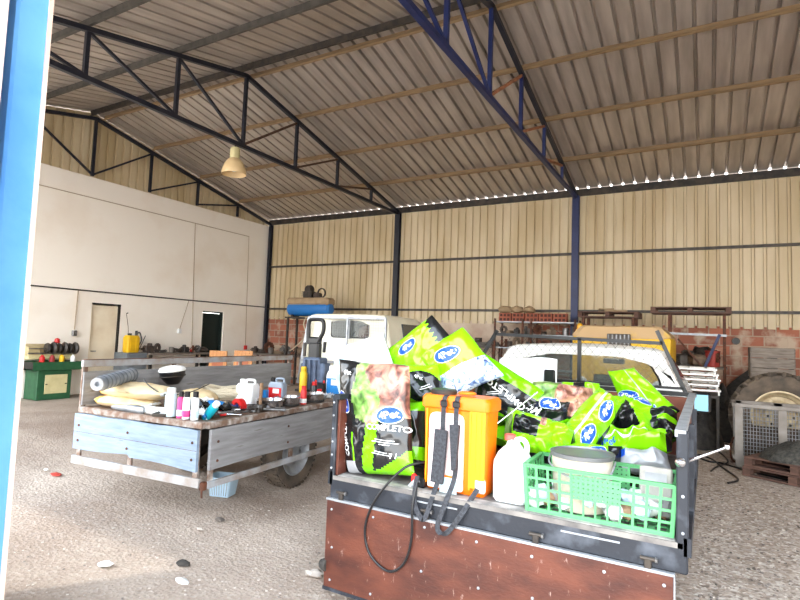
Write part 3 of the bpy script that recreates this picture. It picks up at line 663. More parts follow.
bag('black feed bag with thin lime streaks pressed between two lime bags on the right', [(606, 442, -9.5), (678, 438, -9.45), (676, 412, -9.3), (612, 414, -9.35)], .14, lambda u, v: limeb if (.42 < v < .6 and math.sin(u*7+1) > -.2) or v > .92 else K_, [], 17, .035)
bag('lime feed bag rolled lengthways with a pale stripe at the right of the heap', [(600, 457, -9.85), (674, 451, -9.8), (674, 430, -9.65), (602, 434, -9.7)], .13, lambda u, v: (K_ if u > .93 else (limeb if not (.5 < v < .58) else whitefilm)) if v < .86 else (K_ if math.sin(u*14) > .2 else limeb), [('text', .12, .28, .05, .2, '4Pet', bluefilm)], 13, .045)
bag('grey white feed bag end showing under the rolled lime bag', [(618, 470, -10.02), (672, 474, -10.0), (668, 455, -9.92), (620, 450, -9.94)], .09, lambda u, v: bluefilm if u < .14 and v > .5 else greyfilm, [], 14, .03, base=greyfilm)
bag('lime feed bag lying flat behind the paint bucket', [(560, 478, -10.06), (626, 486, -10.06), (622, 446, -9.95), (560, 444, -9.95)], .14, lambda u, v: limeb if u < .8 else K_, [('oval', .62, .72, .12, .06, .3, '4Pet')], 15, .04)
bag('small lime feed bag corner at the back of the heap near the guard post', [(560, 408, -9.2), (604, 412, -9.15), (600, 384, -9.05), (562, 382, -9.1)], .14, lambda u, v: K_ if .3 < u < .62 and v > .3 else limeb, [], 16, .016)
for k, (x, y, z, r) in enumerate(((11.05, -9.75, .78, .1), (11.6, -9.7, .78, -.05), (12.2, -9.55, .78, .08), (11.1, -9.0, .8, -.1), (11.8, -8.95, .8, .05), (11.15, -9.8, .96, .2), (11.7, -9.6, .96, -.2), (11.1, -9.75, 1.13, 0), (12.2, -9.15, .93, .3), (11.45, -9.2, .98, .1), (11.45, -9.55, 1.1, -.1))):
    mb = MB(); nu, nv = 16, 20; W, H, Tt = .48, .66, .17
    for side in (1, -1):
        o = len(mb.v)
        for j in range(nv+1):
            for i in range(nu+1):
                a, b = 2*i/nu-1, 2*j/nv-1; pr = max(0, 1-abs(a)**3)**.5*max(0, 1-abs(b)**4)**.5
                mb.v.append((a*W/2, b*H/2, side*(Tt/2*pr) + .012*noise.noise(V((a*3, b*3, k*5.1+side)))))
        for j in range(nv):
            for i in range(nu):
                a = o+j*(nu+1)+i; mb.f.append([a, a+1, a+nu+2, a+nu+1]); mb.m.append(mb.mi(K_ if (i < 3 or i > 8 or k % 2) else L_))
    o = mb.build('feed_bag', None, 50); o.location = (x, y, z); o.rotation_euler.z = r; tag(o, 'black feed bag lying flat underneath the heap in the pickup bed', 'feed bag', 'feed bags buried at the bottom of the heap')
# white sheet and bits in front of the rear window
t = thing('white_sack', 'smooth white plastic sack leaning on the headboard in front of the rear window', 'sack', uY(527, 385, -9.0)); mb = MB()
for side in (1, -1):
    o = len(mb.v)
    for j in range(13):
        for i in range(17):
            a, b = 2*i/16-1, 2*j/12-1; pr = max(0, 1-abs(a)**4)**.5*max(0, 1-abs(b)**4)**.5; mb.v.append((a*.24, side*.07*pr, b*.16+.06 + .01*math.sin(a*3)))
    for j in range(12):
        for i in range(16): a = o+j*17+i; mb.f.append([a, a+1, a+18, a+17]); mb.m.append(mb.mi(whitefilm))
mb.build('film_body', t, 60); mb = MB(); mb.box((.2, -.075, .06), (.09, .03, .16), blackfilm, None, .01); mb.build('black_end', t)
# ------------------------------------------------------------------ knapsack sprayer
SP = thing('knapsack_sprayer', 'orange knapsack sprayer with black padded straps standing on the tailgate edge', 'sprayer', (11.53, -10.44, .738)); SP.rotation_euler.z = math.radians(-2); SP.scale = (.88, .9, .92)
def rbox_loop(w, d, r, z, k=6): return [(x, y, z) for x, y in rpoly([(-w/2, -d/2), (w/2, -d/2), (w/2, d/2), (-w/2, d/2)], r, k)]
mb = MB(); mb.loft([rbox_loop(.40, .16, .03, 0), rbox_loop(.43, .19, .04, .03), rbox_loop(.45, .2, .045, .3), rbox_loop(.46, .21, .045, .50), rbox_loop(.49, .235, .05, .51), rbox_loop(.49, .235, .05, .565), rbox_loop(.46, .21, .05, .585)], orange); mb.poly(rbox_loop(.46, .21, .05, .585), orange); mb.poly(rbox_loop(.40, .16, .03, 0)[::-1], orange)
for x in (-.19, .12, .155, .19): mb.bar((x, -.108, .04), (x, -.112, .5), .012, .01, orange2, (0, 1, 0))
mb.build('tank', SP, 40)
mb = MB(); mb.box((.165, -.106, .28), (.11, .012, .46), orange2, None, .004); mb.build('side_panel', SP)
mb = MB(); lp = rpoly([(-.17, .02), (.075, .02), (.075, .48), (-.17, .48)], [.01, .01, .05, .05], 6); mb.add([(x, -.118, z) for x, z in lp] + [(x, -.1, z) for x, z in lp], [list(range(24))] + [(i, (i+1) % 24, 24+(i+1) % 24, 24+i) for i in range(24)], pinkfilm); mb.build('back_label', SP, 0)
mb = MB(); mb.box((-.02, -.122, .05), (.12, .006, .1), paleblue, None, .002); mb.box((-.03, -.124, .1), (.09, .004, .012), orange); mb.build('sticker', SP, 0)
mb = MB(); mb.lathe([(.085, 0), (.088, .02), (.08, .03), (.02, .032), (0, .032)], darksteel, 28, (-.13, 0, .585)); mb.build('filler_cap', SP)
mb = MB(); mb.tube([(.04+.055*math.cos(a*PI/8), .055*math.sin(a*PI/8)*.6, .6) for a in range(16)], .009, orange, 8, True); mb.build('carry_ring', SP)
mb = MB(); mb.box((-.215, -.1, .03), (.05, .06, .06), blackplastic, None, .01); mb.build('pump_base', SP)
mb = MB(); mb.box((.19, -.1, .07), (.07, .03, .08), greyfilm, None, .008); mb.build('pressure_port', SP)
def ribbon(parent, name, pts, w, th, m, side=(1, 0, 0)):
    """flat strap through pts, w wide"""
    mb = MB(); pts = [V(p) for p in pts]
    # smooth
    P = []
    for i in range(len(pts)-1):
        p0, p1, p2, p3 = pts[max(i-1, 0)], pts[i], pts[i+1], pts[min(i+2, len(pts)-1)]
        for k in range(6):
            t = k/6; P.append(.5*((2*p1)+(p2-p0)*t+(2*p0-5*p1+4*p2-p3)*t*t+(3*p1-p0-3*p2+p3)*t**3))
    P.append(pts[-1]); loops = []
    for i, p in enumerate(P):
        tg = (P[min(i+1, len(P)-1)] - P[max(i-1, 0)]).normalized(); s = V(side); s = (s - tg*s.dot(tg)).normalized(); nn = tg.cross(s)
        ww = w(i/(len(P)-1)) if callable(w) else w
        loops.append([p+s*ww/2+nn*th/2, p+s*ww/2-nn*th/2, p-s*ww/2-nn*th/2, p-s*ww/2+nn*th/2])
    mb.loft(loops, m); mb.poly(loops[0], m); mb.poly(loops[-1][::-1], m); return mb.build(name, parent, 40)
s1 = ribbon(SP, 'strap', [(-.055, -.08, .585), (-.06, -.13, .56), (-.065, -.135, .35), (-.08, -.14, .1), (-.085, -.2, -.01), (-.11, -.245, -.13), (-.15, -.245, -.13), (-.20, -.23, -.05), (-.225, -.16, .08)], .032, .004, webbing)
ribbon(s1, 'shoulder_pad', [(-.065, -.15, .38), (-.072, -.155, .2), (-.083, -.155, .06)], lambda t: .085, .022, webbing)
mb = MB(); mb.box((-.058, -.14, .54), (.05, .02, .04), blackplastic, None, .006); mb.build('buckle', s1)
s2 = ribbon(SP, 'strap', [(.03, -.08, .585), (.03, -.13, .56), (.03, -.135, .35), (.035, -.14, .12), (.01, -.22, -.04), (-.02, -.25, -.17), (.04, -.25, -.19), (.13, -.23, -.07), (.185, -.13, .06)], .03, .004, webbing, (1, .3, 0))
ribbon(s2, 'shoulder_pad', [(.03, -.15, .42), (.033, -.155, .3), (.035, -.155, .15)], lambda t: .07 - .04*t, .022, webbing)
mb = MB(); mb.box((.03, -.14, .54), (.05, .02, .04), blackplastic, None, .006); mb.build('buckle', s2)
hose = [(-.22, -.08, .15), (-.31, -.18, .12), (-.43, -.25, -.02), (-.53, -.252, -.18), (-.555, -.252, -.32), (-.50, -.252, -.44), (-.36, -.252, -.50), (-.25, -.252, -.43), (-.2, -.252, -.28), (-.2, -.25, -.08), (-.2, -.2, .06)]
def smooth_pts(pts, k=6, closed=False):
    pts = [V(p) for p in pts]; P = []
    for i in range(len(pts)-1):
        p0, p1, p2, p3 = pts[max(i-1, 0)], pts[i], pts[i+1], pts[min(i+2, len(pts)-1)]
        for j in range(k):
            t = j/k; P.append(.5*((2*p1)+(p2-p0)*t+(2*p0-5*p1+4*p2-p3)*t*t+(3*p1-p0-3*p2+p3)*t**3))
    P.append(pts[-1]); return P
mb = MB(); mb.tube(smooth_pts(hose), .008, blackplastic, 10); mb.build('hose', SP, 60)
mb = MB(); mb.tube([(-.31, -.12, -.02), (-.26, -.13, .03), (-.23, -.13, .05)], .018, greyfilm, 10); mb.lathe([(.02, 0), (.02, .04), (.01, .05)], red, 12, (-.27, -.12, .03)); mb.build('trigger_valve', SP)
mb = MB(); a = uY(497, 421, -10.28) - V(SP.location); b = uY(545, 384, -10.0) - V(SP.location); mb.tube([a, b], .006, chrome, 8); mb.build('lance', SP)
# ------------------------------------------------------------------ white jerrycan by the crate
JC = thing('jerrycan', 'milky white plastic jerrycan between the orange sprayer and the green crate', 'jerrycan', (11.85, -10.45, .738)); JC.scale = (1.0, 1.0, .96)
mb = MB(); mb.loft([rbox_loop(.16, .14, .03, 0), rbox_loop(.185, .16, .035, .02), rbox_loop(.19, .16, .035, .16), rbox_loop(.185, .16, .035, .22), rbox_loop(.15, .12, .035, .27), rbox_loop(.07, .07, .02, .31), rbox_loop(.055, .055, .02, .34)], milky); mb.poly(rbox_loop(.16, .14, .03, 0)[::-1], milky); mb.build('body', JC, 40)
mb = MB(); mb.tube(smooth_pts([(.07, 0, .25), (.075, 0, .31), (.05, 0, .345), (.0, 0, .335)]), .014, whitep, 10); mb.build('handle', JC)
mb = MB(); mb.lathe([(.03, 0), (.03, .03), (.02, .034), (0, .034)], mat('coral_cap', (226, 92, 84), .45), 16, (-.02, 0, .335)); mb.build('cap', JC)
# ------------------------------------------------------------------ green crate
CR = thing('plastic_crate', 'pale green slatted plastic crate full of papers on the tailgate edge', 'crate', (12.30, -10.41, .738)); CR.rotation_euler.z = math.radians(.5)
W0, W1, D0, H0 = .665, .695, .34, .235
def crate_side(p0, p1, q0, q1, cols, name, solid):
    """grid wall between bottom edge p0-p1 and top edge q0-q1"""
    mb = MB(); p0, p1, q0, q1 = map(V, (p0, p1, q0, q1)); up = (q0-p0)
    at = lambda u, v: (p0*(1-u)+p1*u)*(1-v) + (q0*(1-u)+q1*u)*v
    for v, h in ((.02, .03), (.27, .012), (.5, .012), (.72, .012), (.97, .016)):
        if .1 < v < .9 and solid:
            mb.bar(at(0, v), at(solid[0], v), .006, h, mint); mb.bar(at(solid[1], v), at(1, v), .006, h, mint)
        else: mb.bar(at(0, v), at(1, v), .012 if v > .9 or v < .1 else .006, h, mint)
    for k in range(cols+1):
        u = k/cols
        if solid and solid[0] < u < solid[1]:
            mb.bar(at(u, 0), at(u, .42), .006, .009, mint, (p1-p0)); mb.bar(at(u, .9), at(u, 1), .006, .009, mint, (p1-p0)); continue
        mb.bar(at(u, 0), at(u, 1), .008 if 0 < k < cols else .014, .012 if 0 < k < cols else .02, mint, (p1-p0))
    mb.bar(at(0, 1), at(1, 1), .022, .006, mint)
    if solid:
        a, b = solid; nrm = (p1-p0).cross(q0-p0).normalized(); M_, N_ = 10, 5; g = []
        # perforated plate: each cell a ring round a hole
        for i in range(M_):
            for j in range(N_):
                u0, u1 = a+(b-a)*i/M_, a+(b-a)*(i+1)/M_; v0, v1 = .42+.48*j/N_, .42+.48*(j+1)/N_; um, vm = (u0+u1)/2, (v0+v1)/2; du, dv = (u1-u0)*.15, (v1-v0)*.15
                o = [at(u0, v0), at(u1, v0), at(u1, v1), at(u0, v1)]; q = [at(um-du, vm-dv), at(um+du, vm-dv), at(um+du, vm+dv), at(um-du, vm+dv)]
                mb.ring([x+nrm*.004 for x in o], [x+nrm*.004 for x in q], mint); mb.ring([x-nrm*.002 for x in q], [x-nrm*.002 for x in o], mint)
    return mb.build(name, CR, 0)
hw0, hw1, hd0, hd1 = W0/2, W1/2, D0/2-.01, D0/2
crate_side((-hw0, -hd0, 0), (hw0, -hd0, 0), (-hw1, -hd1, H0), (hw1, -hd1, H0), 12, 'front_wall', (.335, .667))
crate_side((hw0, hd0, 0), (-hw0, hd0, 0), (hw1, hd1, H0), (-hw1, hd1, H0), 12, 'back_wall', (.335, .667))
crate_side((hw0, -hd0, 0), (hw0, hd0, 0), (hw1, -hd1, H0), (hw1, hd1, H0), 6, 'end_wall', None)
crate_side((-hw0, hd0, 0), (-hw0, -hd0, 0), (-hw1, hd1, H0), (-hw1, -hd1, H0), 6, 'end_wall', None)
mb = MB()
for k in range(9): mb.bar((-hw0+.01+k*(W0-.02)/8, -hd0, .004), (-hw0+.01+k*(W0-.02)/8, hd0, .004), .03, .006, mint)
for k in range(4): mb.bar((-hw0, -hd0+.02+k*.1, .004), (hw0, -hd0+.02+k*.1, .004), .02, .006, mint)
mb.build('base_grid', CR, 0)
BK = thing('paint_bucket', 'cream metal bucket with a dark rim and wire handle standing in the green crate', 'bucket', (12.2, -10.38, .75)); 
mb = MB(); mb.lathe([(0, 0), (.135, 0), (.14, .01), (.155, .27), (.15, .272), (.135, .012), (0, .012)], mat('bucket_cream', (214, 204, 188), .5, c2=(190, 178, 160), scale=8), 36); mb.build('pail', BK, 40)
mb = MB(); mb.lathe([(.150, .262), (.162, .262), (.164, .282), (.150, .284), (.147, .275)], mat('dark_rim', (120, 120, 122), .4, .4), 36); mb.build('rim', BK, 50)
mb = MB(); mb.tube(smooth_pts([(.165, 0, .25), (.15, -.1, .2), (.06, -.175, .17), (-.06, -.16, .19), (-.15, -.08, .22), (-.165, 0, .25)]), .005, galv, 8); mb.build('bail_handle', BK)
mb = MB(); mb.lathe([(0, .245), (.149, .245), (.149, .247), (0, .247)], mat('grey_contents', (226, 222, 214), .7, c2=(180, 176, 170), scale=20, bump=.5), 30, caps=False); mb.build('contents', BK)
t = thing('white_block', 'worn grey white plastic block standing at the right end of the green crate', 'block', (12.55, -10.33, .745)); mb = MB(); mb.box((0, 0, .13), (.15, .03, .24), mat('block_grey', (196, 192, 184), .6, c2=(160, 156, 148), scale=14), None, .008); mb.box((0, -.018, .2), (.1, .004, .05), greyfilm); mb.build('body', t)
cols_ = [whitefilm, whitefilm, greyfilm, paleblue, mat('tan_wrap', (186, 150, 120), .5), mat('grey_wrap', (130, 128, 128), .5)]
for k in range(26):
    mb = MB(); s = rnd.uniform(.03, .05); vs = []; n1, n2 = 8, 6
    for j in range(n2+1):
        for i in range(n1):
            a = 2*PI*i/n1; b = PI*j/n2 - PI/2; d = V((math.cos(a)*math.cos(b), math.sin(a)*math.cos(b), math.sin(b))); vs.append(d*s*(1+.5*noise.noise(d*2.5+V((k*3.3, 0, 0)))))
    mb.add(vs, [(j*n1+i, j*n1+(i+1) % n1, (j+1)*n1+(i+1) % n1, (j+1)*n1+i) for j in range(n2) for i in range(n1)], cols_[k % 6])
    x = -.3 + .6*((k*7) % 26)/25; y = -.12 + .045*(k % 3)
    if k >= 18: y = .06
    o = mb.build('crumpled_wrapper', None, 25); o.location = (12.295+x, -10.40+y, .79 + .035*(k % 2)); o.rotation_euler = (k, k*2, k*.7); tag(o, 'crumpled paper or film wrapper in the bottom of the green crate', 'wrapper', 'crumpled wrappers in the green crate')
# ================================================================== OLD PICKUP ON THE LEFT, SIDES DROPPED
A1 = math.radians(4.5); C1 = V((9.12, -10.2, 0)); R1 = Matrix.Rotation(A1, 3, 'Z')
def L1(x, y, z=.83): return C1 + R1 @ V((x, y, z))
P1 = thing('pickup_truck', 'old cream pickup with weathered wooden drop sides and tools spread over its deck', 'pickup truck', C1, A1)
mb = MB()
for k in range(9): mb.box((-.78, .02+.37*k+.19, .80), (1.56, .36, .03), deckwood, None, .003)
mb.build('deck', P1, 0)
mb = MB(); mb.box((-.80, 0, .80), (1.58, .05, .055), rustlight, None, .006); mb.box((-.0, 1.7, .80), (.05, 3.35, .055), rustlight, None, .006); mb.box((-1.58, 1.7, .785), (.05, 3.35, .075), rustlight); mb.box((-.8, 3.36, .785), (1.6, .05, .075), rustlight)
mb.build('deck_frame', P1, 0)
def wavy_board(x0, x1, z0, z1, wav, y, th, m, axis='y'):
    n = 40; mb = MB(); top = []; bot = []
    for i in range(n+1):
        t = i/n; x = x0+(x1-x0)*t; top.append((x, z1+.003*math.sin(t*17))); bot.append((x, z0+wav(t)))
    poly = bot + top[::-1]
    f = (lambda p, q: (p[0], q, p[1])) if axis == 'y' else (lambda p, q: (q, p[0], p[1]))
    A = [f(p, y-th/2) for p in poly]; B = [f(p, y+th/2) for p in poly]; m_ = n+1; N_ = len(poly)
    fs = [[i, (i+1) % N_, N_+(i+1) % N_, N_+i] for i in range(N_)]
    for i in range(n): fs.append([i, i+1, N_-2-i, N_-1-i]); fs.append([N_+i, N_+i+1, 2*N_-2-i, 2*N_-1-i])
    mb.add(A+B, fs, m); return mb
def bolts(mb, pts, ax):
    for p in pts: mb.lathe([(.012, 0), (.011, .006), (0, .008)], rust, 8, p, Rx(PI/2) if ax == 'y' else Ry(PI/2))
# dropped tailgate
TB = wavy_board(-1.60, -.03, .45, .765, lambda t: .03*math.sin(t*3.3-.4)*(t < .5) - .012*math.sin(t*7) - .02*t, -.03, .028, bluewood).build('tailgate_board', P1, 0)
mb = MB(); bolts(mb, [(x, -.046, z) for x in (-1.53, -.86, -.08) for z in (.52, .66)], 'y'); mb.bar((-1.60, -.045, .60), (-.03, -.045, .595), .001, .003, rust); mb.build('bolts', TB)
mb = MB(); mb.box((-.80, -.03, .335), (1.62, .03, .075), mat('rail_wood', (178, 182, 188), .8, c2=(150, 138, 128), scale=6), None, .004)
for x in (-1.55, -.85, -.06): mb.box((x, -.01, .53), (.05, .02, .46), rustlight)
mb.build('tailgate_rail', P1, 0)
# dropped right side
SB = wavy_board(.04, 3.3, .43, .765, lambda t: .012*math.sin(t*9), .03, .028, greywood, 'x').build('side_board', P1, 0)
mb = MB(); bolts(mb, [(.046, y, z) for y in (.12, 1.1, 2.2, 3.1) for z in (.5, .66)], 'x'); mb.build('bolts', SB)
mb = MB(); mb.box((.03, 1.68, .31), (.03, 3.3, .055), mat('rail_wood', (0, 0, 0)), None, .004)
for y in (.08, 1.2, 2.3, 3.2): mb.box((.012, y, .5), (.02, .05, .42), rustlight)
mb.box((.02, .0, .31), (.05, .06, .07), rust, None, .01); mb.tube([(.03, -.02, .31), (.03, -.02, .22)], .008, rust); mb.build('side_rail', P1, 0)
# upright left side
LB = wavy_board(.0, 3.3, .84, 1.155, lambda t: 0, -1.585, .028, greywood, 'x').build('side_board', P1, 0)
mb = MB(); mb.box((-1.585, 1.65, 1.235), (.035, 3.34, .065), mat('rail_wood', (0, 0, 0)), None, .004); mb.bar((-1.585, 0, 1.272), (-1.585, 3.3, 1.272), .03, .006, rust)
for y in (.02, 1.1, 2.2, 3.28): mb.box((-1.6, y, 1.02), (.02, .05, .5), rustlight)
mb.build('side_rail', P1, 0)
# cab with a guard over the rear windows
co1 = (-.75, 1.25)
outer1 = rpoly([(-1.5, .55), (0.0, .55), (0.03, 1.3), (-.08, 1.90), (-1.42, 1.90), (-1.53, 1.3)], [.04, .04, .1, .12, .12, .1], 8)
win1 = rpoly([(-1.02, 1.56), (-.36, 1.56), (-.36, 1.82), (-1.02, 1.82)], .06, 8)
fw1 = rpoly([(-1.4, 1.3), (-.1, 1.3), (-.2, 1.8), (-1.3, 1.8)], .06, 8)
CS1 = cab(P1, outer1, win1, fw1, co1, 3.5, 4.75, .55, creamcar, 1.90)
mb = MB(); mb.box((-.69, 3.47, 1.69), (.035, .02, .28), galv); mb.build('window_post', CS1, 0)
mb = MB(); mb.add([(.022, 3.95, 1.46), (.022, 4.85, 1.46), (-.035, 4.65, 1.80), (-.035, 3.95, 1.80), (-.04, 3.95, 1.46), (-.04, 4.85, 1.46), (-.1, 4.65, 1.8), (-.1, 3.95, 1.8)], [(0, 1, 2, 3), (0, 4, 5, 1), (1, 5, 6, 2), (2, 6, 7, 3), (3, 7, 4, 0)], glassdark); mb.build('side_window', CS1, 0)
mb = MB(); mb.box((-.75, 5.75, .95), (1.5, 1.2, .5), creamcar, None, .1); mb.box((-.75, 6.4, .5), (1.5, .12, .16), darksteel, None, .03); mb.build('bonnet', P1)
GF = bpy.data.objects.new('window_guard', None); col.objects.link(GF); GF.parent = P1
mb = MB(); mb.bar((-1.5, 3.40, .85), (-1.36, 3.42, 1.86), .045, .045, galv, (0, 1, 0)); mb.bar((-.02, 3.40, .85), (-.06, 3.42, 1.86), .025, .03, galv, (0, 1, 0)); mb.bar((-1.36, 3.42, 1.86), (-.06, 3.42, 1.86), .03, .03, galv); mb.bar((-.69, 3.41, 1.0), (-.69, 3.42, 1.86), .025, .025, galv, (0, 1, 0)); mb.bar((-1.48, 3.41, 1.2), (-.05, 3.41, 1.2), .06, .03, greywood); mb.build('frame', GF, 0)
mb = MB()
for k in range(24): x = -1.02 + k*.04; mb.tube([(x, 3.425, 1.22), (x, 3.43, 1.86)], .0018, galv, 3, caps=False)
for k in range(16): z = 1.24 + k*.04; mb.tube([(-1.02, 3.427, z), (-.08, 3.427, z)], .0018, galv, 3, caps=False)
mb.build('wire_mesh', GF)
mb = MB()
for x in (-1.2, -.4): mb.bar((x, .1, .62), (x, 6.2, .62), .08, .14, darksteel)
for y in (.5, 1.6, 2.7): mb.bar((-1.55, y, .72), (0, y, .72), .06, .06, darksteel)
mb.build('chassis', P1, 0)
for (x, y, s) in ((-.08, 1.32, 1), (-1.45, 1.32, -1), (-.08, 5.5, 1), (-1.45, 5.5, -1)): wheel(P1, x, y, .355, .2, s)
# clear blue tub on the ground under the open corner
mb = MB(); t = thing('plastic_tub', 'translucent pale blue plastic tub on the ground under the open corner of the old pickup', 'tub', L1(-.42, .72, 0), .3); t.scale = (.85, .8, .7)
mb.loft([rbox_loop(.24, .2, .03, 0), rbox_loop(.3, .26, .04, .26), rbox_loop(.32, .28, .04, .27), rbox_loop(.29, .25, .04, .26), rbox_loop(.23, .19, .03, .01)], mat('clear_blue', (186, 214, 234), .3)); mb.poly(rbox_loop(.23, .19, .03, .01), MATS['clear_blue'])
for k in range(8): mb.bar((-.1+.028*k, -.104-.001*k, .02), (-.12+.034*k, -.128, .24), .006, .004, galv)
mb.build('tub_body', t)
# ------------------------------------------------------------------ things on the deck
def sack(label, x, y, z, L, W, T, rz, seed, tilt=0, lab2=None):
    mb = MB(); nu, nv = 40, 18
    for side in (1, -1):
        o = len(mb.v)
        for j in range(nv+1):
            for i in range(nu+1):
                a, b = 2*i/nu-1, 2*j/nv-1; taper = 1-.55*max(0, abs(a)-.55)/.45
                pr = max(0, 1-abs(a)**3)**.6*max(0, 1-b*b)**.5
                mb.v.append((a*L/2, b*W/2*taper, side*T/2*pr + .012*noise.noise(V((a*5, b*3, seed*4+side))) + .006*noise.noise(V((a*14, b*9, seed)))))
        for j in range(nv):
            for i in range(nu):
                a = o+j*(nu+1)+i; u = i/nu; mb.f.append([a, a+1, a+nu+2, a+nu+1]); mb.m.append(mb.mi(sackyellow if (.05 < u < .22 and j < nv*.6) else (whitep if (u <= .04 or u > .97) else sackcream)))
    o = mb.build('feed_sack', None, 50); o.location = L1(x, y, z); o.rotation_euler = (tilt, 0, A1+rz); tag(o, label, 'sack', 'cream woven sacks on the deck')
    vs, fs = text_flat('Savory'); mb = MB()
    mb.add([(-.12*L + v.x*.035, -W*.30 + v.y*.02, T*.43 + v.y*.022) for v in vs], fs, inkdark)
    return o
sack('cream and yellow woven sack at the bottom of the two on the deck corner', -1.20, .20, .885, .74, .34, .11, .04, 1)
sack('plump cream and yellow woven sack lying on top of the other near the tailgate', -1.16, .26, .99, .92, .40, .15, .0, 2)
sack('cream woven sack slumped behind the black bowl towards the cab', -.72, .62, .93, .5, .34, .16, -.5, 3)
def lathe_thing(name, label, cat, loc, parts, rot=None, group=None, n=20):
    t = thing(name, label, cat, loc, 0, group, rot)
    for pn, prof, m in parts:
        mb = MB(); mb.lathe(prof, m, n); mb.build(pn, t, 40)
    return t
RA, RB = uZ(98, 384, 1.085), uZ(134, 374, 1.125)
t = thing('plastic_roll', 'grey translucent plastic roll with a white end lying on the sacks', 'roll', (RA+RB)/2, 0, None, (0, -math.atan2((RB-RA).z, (RB-RA).xy.length), math.atan2((RB-RA).y, (RB-RA).x))); t.scale = ((RB-RA).length/.48, 1, 1); mb = MB()
Rr = Ry(PI/2); mb.lathe([(.03, -.24), (.06, -.24), (.065, -.2), (.066, -.05), (.062, 0), (.068, .06), (.066, .2), (.05, .24), (0, .24)], mat('roll_film', (112, 120, 130), .35, c2=(150, 158, 166), scale=14), 20, (0, 0, 0), Rr)
for k in range(9): mb.lathe([(.066, -.01), (.071, 0), (.066, .01)], mat('roll_band', (110, 116, 124), .4), 20, (-.2+.05*k, 0, 0), Rr, False)
mb.build('film_roll', t); mb = MB(); mb.lathe([(.022, -.01), (.058, -.012), (.06, 0), (.022, .0)], greyfilm, 20, (-.242, 0, 0), Rr, False); mb.build('core_ring', t)
t = thing('battery_box', 'small black box with a white label behind the woven sacks', 'box', uZ(142, 384, .98), A1); t.scale = (.8, .8, .6); mb = MB(); mb.box((0, 0, .13), (.16, .12, .26), blackplastic, None, .01); mb.build('case', t); mb = MB(); mb.box((0, -.062, .19), (.09, .004, .07), whitep); mb.build('label_plate', t)
t = thing('power_tool', 'amber power tool body wedged between the sacks and the black bowl', 'power tool', uZ(154, 384, .98), A1+.3); t.scale = (.8, .8, .6); mb = MB(); mb.box((0, 0, .16), (.16, .1, .1), yellow, None, .025); mb.box((.02, 0, .07), (.05, .05, .14), yellow, None, .015); mb.build('casing', t); mb = MB(); mb.lathe([(.03, 0), (.035, .03), (.02, .07), (0, .075)], darksteel, 14, (-.08, 0, .16), Ry(-PI/2)); mb.build('chuck', t)
t = thing('black_bowl', 'deep black bowl with a white lid sitting above the sacks', 'bowl', uZ(173, 384, 1.02), 0, None, (.1, -.05, 0)); t.scale = (1, 1, 1.15)
mb = MB(); mb.lathe([(0, 0), (.06, 0), (.09, .03), (.125, .08), (.13, .12), (.126, .12), (.12, .08)], blackplastic, 32); mb.lathe([(.127, .07), (.135, .075), (.127, .08)], darksteel, 32, caps=False); mb.build('bowl_body', t); mb = MB(); mb.lathe([(.135, .118), (.14, .13), (.12, .155), (.05, .17), (0, .172)], whitefilm, 32); mb.build('white_lid', t)
def spray_can(label, x, y, body, cap, h, r, extra=None, group='spray cans on the deck edge', tilt=None, band=None, name='spray_can'):
    t = thing(name, label, 'bottle' if name != 'spray_can' else 'spray can', L1(x, y, .83), A1, group, tilt)
    mb = MB(); mb.lathe([(0, 0), (r, 0), (r*1.02, .006), (r, .012), (r, h*.72), (r*.8, h*.79), (r*.55, h*.81)], body, 20); mb.build('can_body', t)
    mb = MB(); mb.lathe([(r*.75, h*.79), (r*.75, h*.98), (r*.6, h), (0, h)], cap, 18); mb.build('cap', t)
    if band: mb = MB(); mb.lathe([(r*1.01, h*.08), (r*1.03, h*.09), (r*1.03, h*.3), (r*1.01, h*.31)], band, 20, caps=False); mb.build('label_band', t)
    return t
spray_can('white bottle with a pale blue body and white cap standing left of the spray cans', -.48, .07, paleblue, whitep, .25, .05, group='bottles on the deck', name='squeeze_bottle')
spray_can('pink and white spray can with black cap, left of its white twin', -.34, .05, pink, blackplastic, .23, .03, band=whitep)
spray_can('white spray can with black cap and pink foot, in the middle of the cans', -.26, .04, whitep, blackplastic, .235, .032, band=pink)
spray_can('white spray can with black cap, nearest the deck corner', -.17, .05, whitep, blackplastic, .24, .032, band=paleblue)
spray_can('cyan bottle lying tilted to the right beside the spray cans', -.19, .2, cyan, whitep, .22, .04, group='bottles on the deck', tilt=(.1, math.radians(48), 0), name='squeeze_bottle')
spray_can('red spray can with a white band near the cab end of the deck', -.08, 1.52, red, red, .2, .035, band=whitep)
spray_can('small jar with a red lid beside the grey machine', -.16, 1.95, whitep, red, .13, .04, group='bottles on the deck', name='squeeze_bottle')
spray_can('black capped dark bottle beside the red lidded jar', -.3, 2.05, blackplastic, red, .2, .04, group='bottles on the deck', name='squeeze_bottle')
spray_can('slim yellow bottle standing by the guard post of the old cab', -.78, 2.5, yellow, yellow, .34, .05, group='bottles on the deck', name='squeeze_bottle')
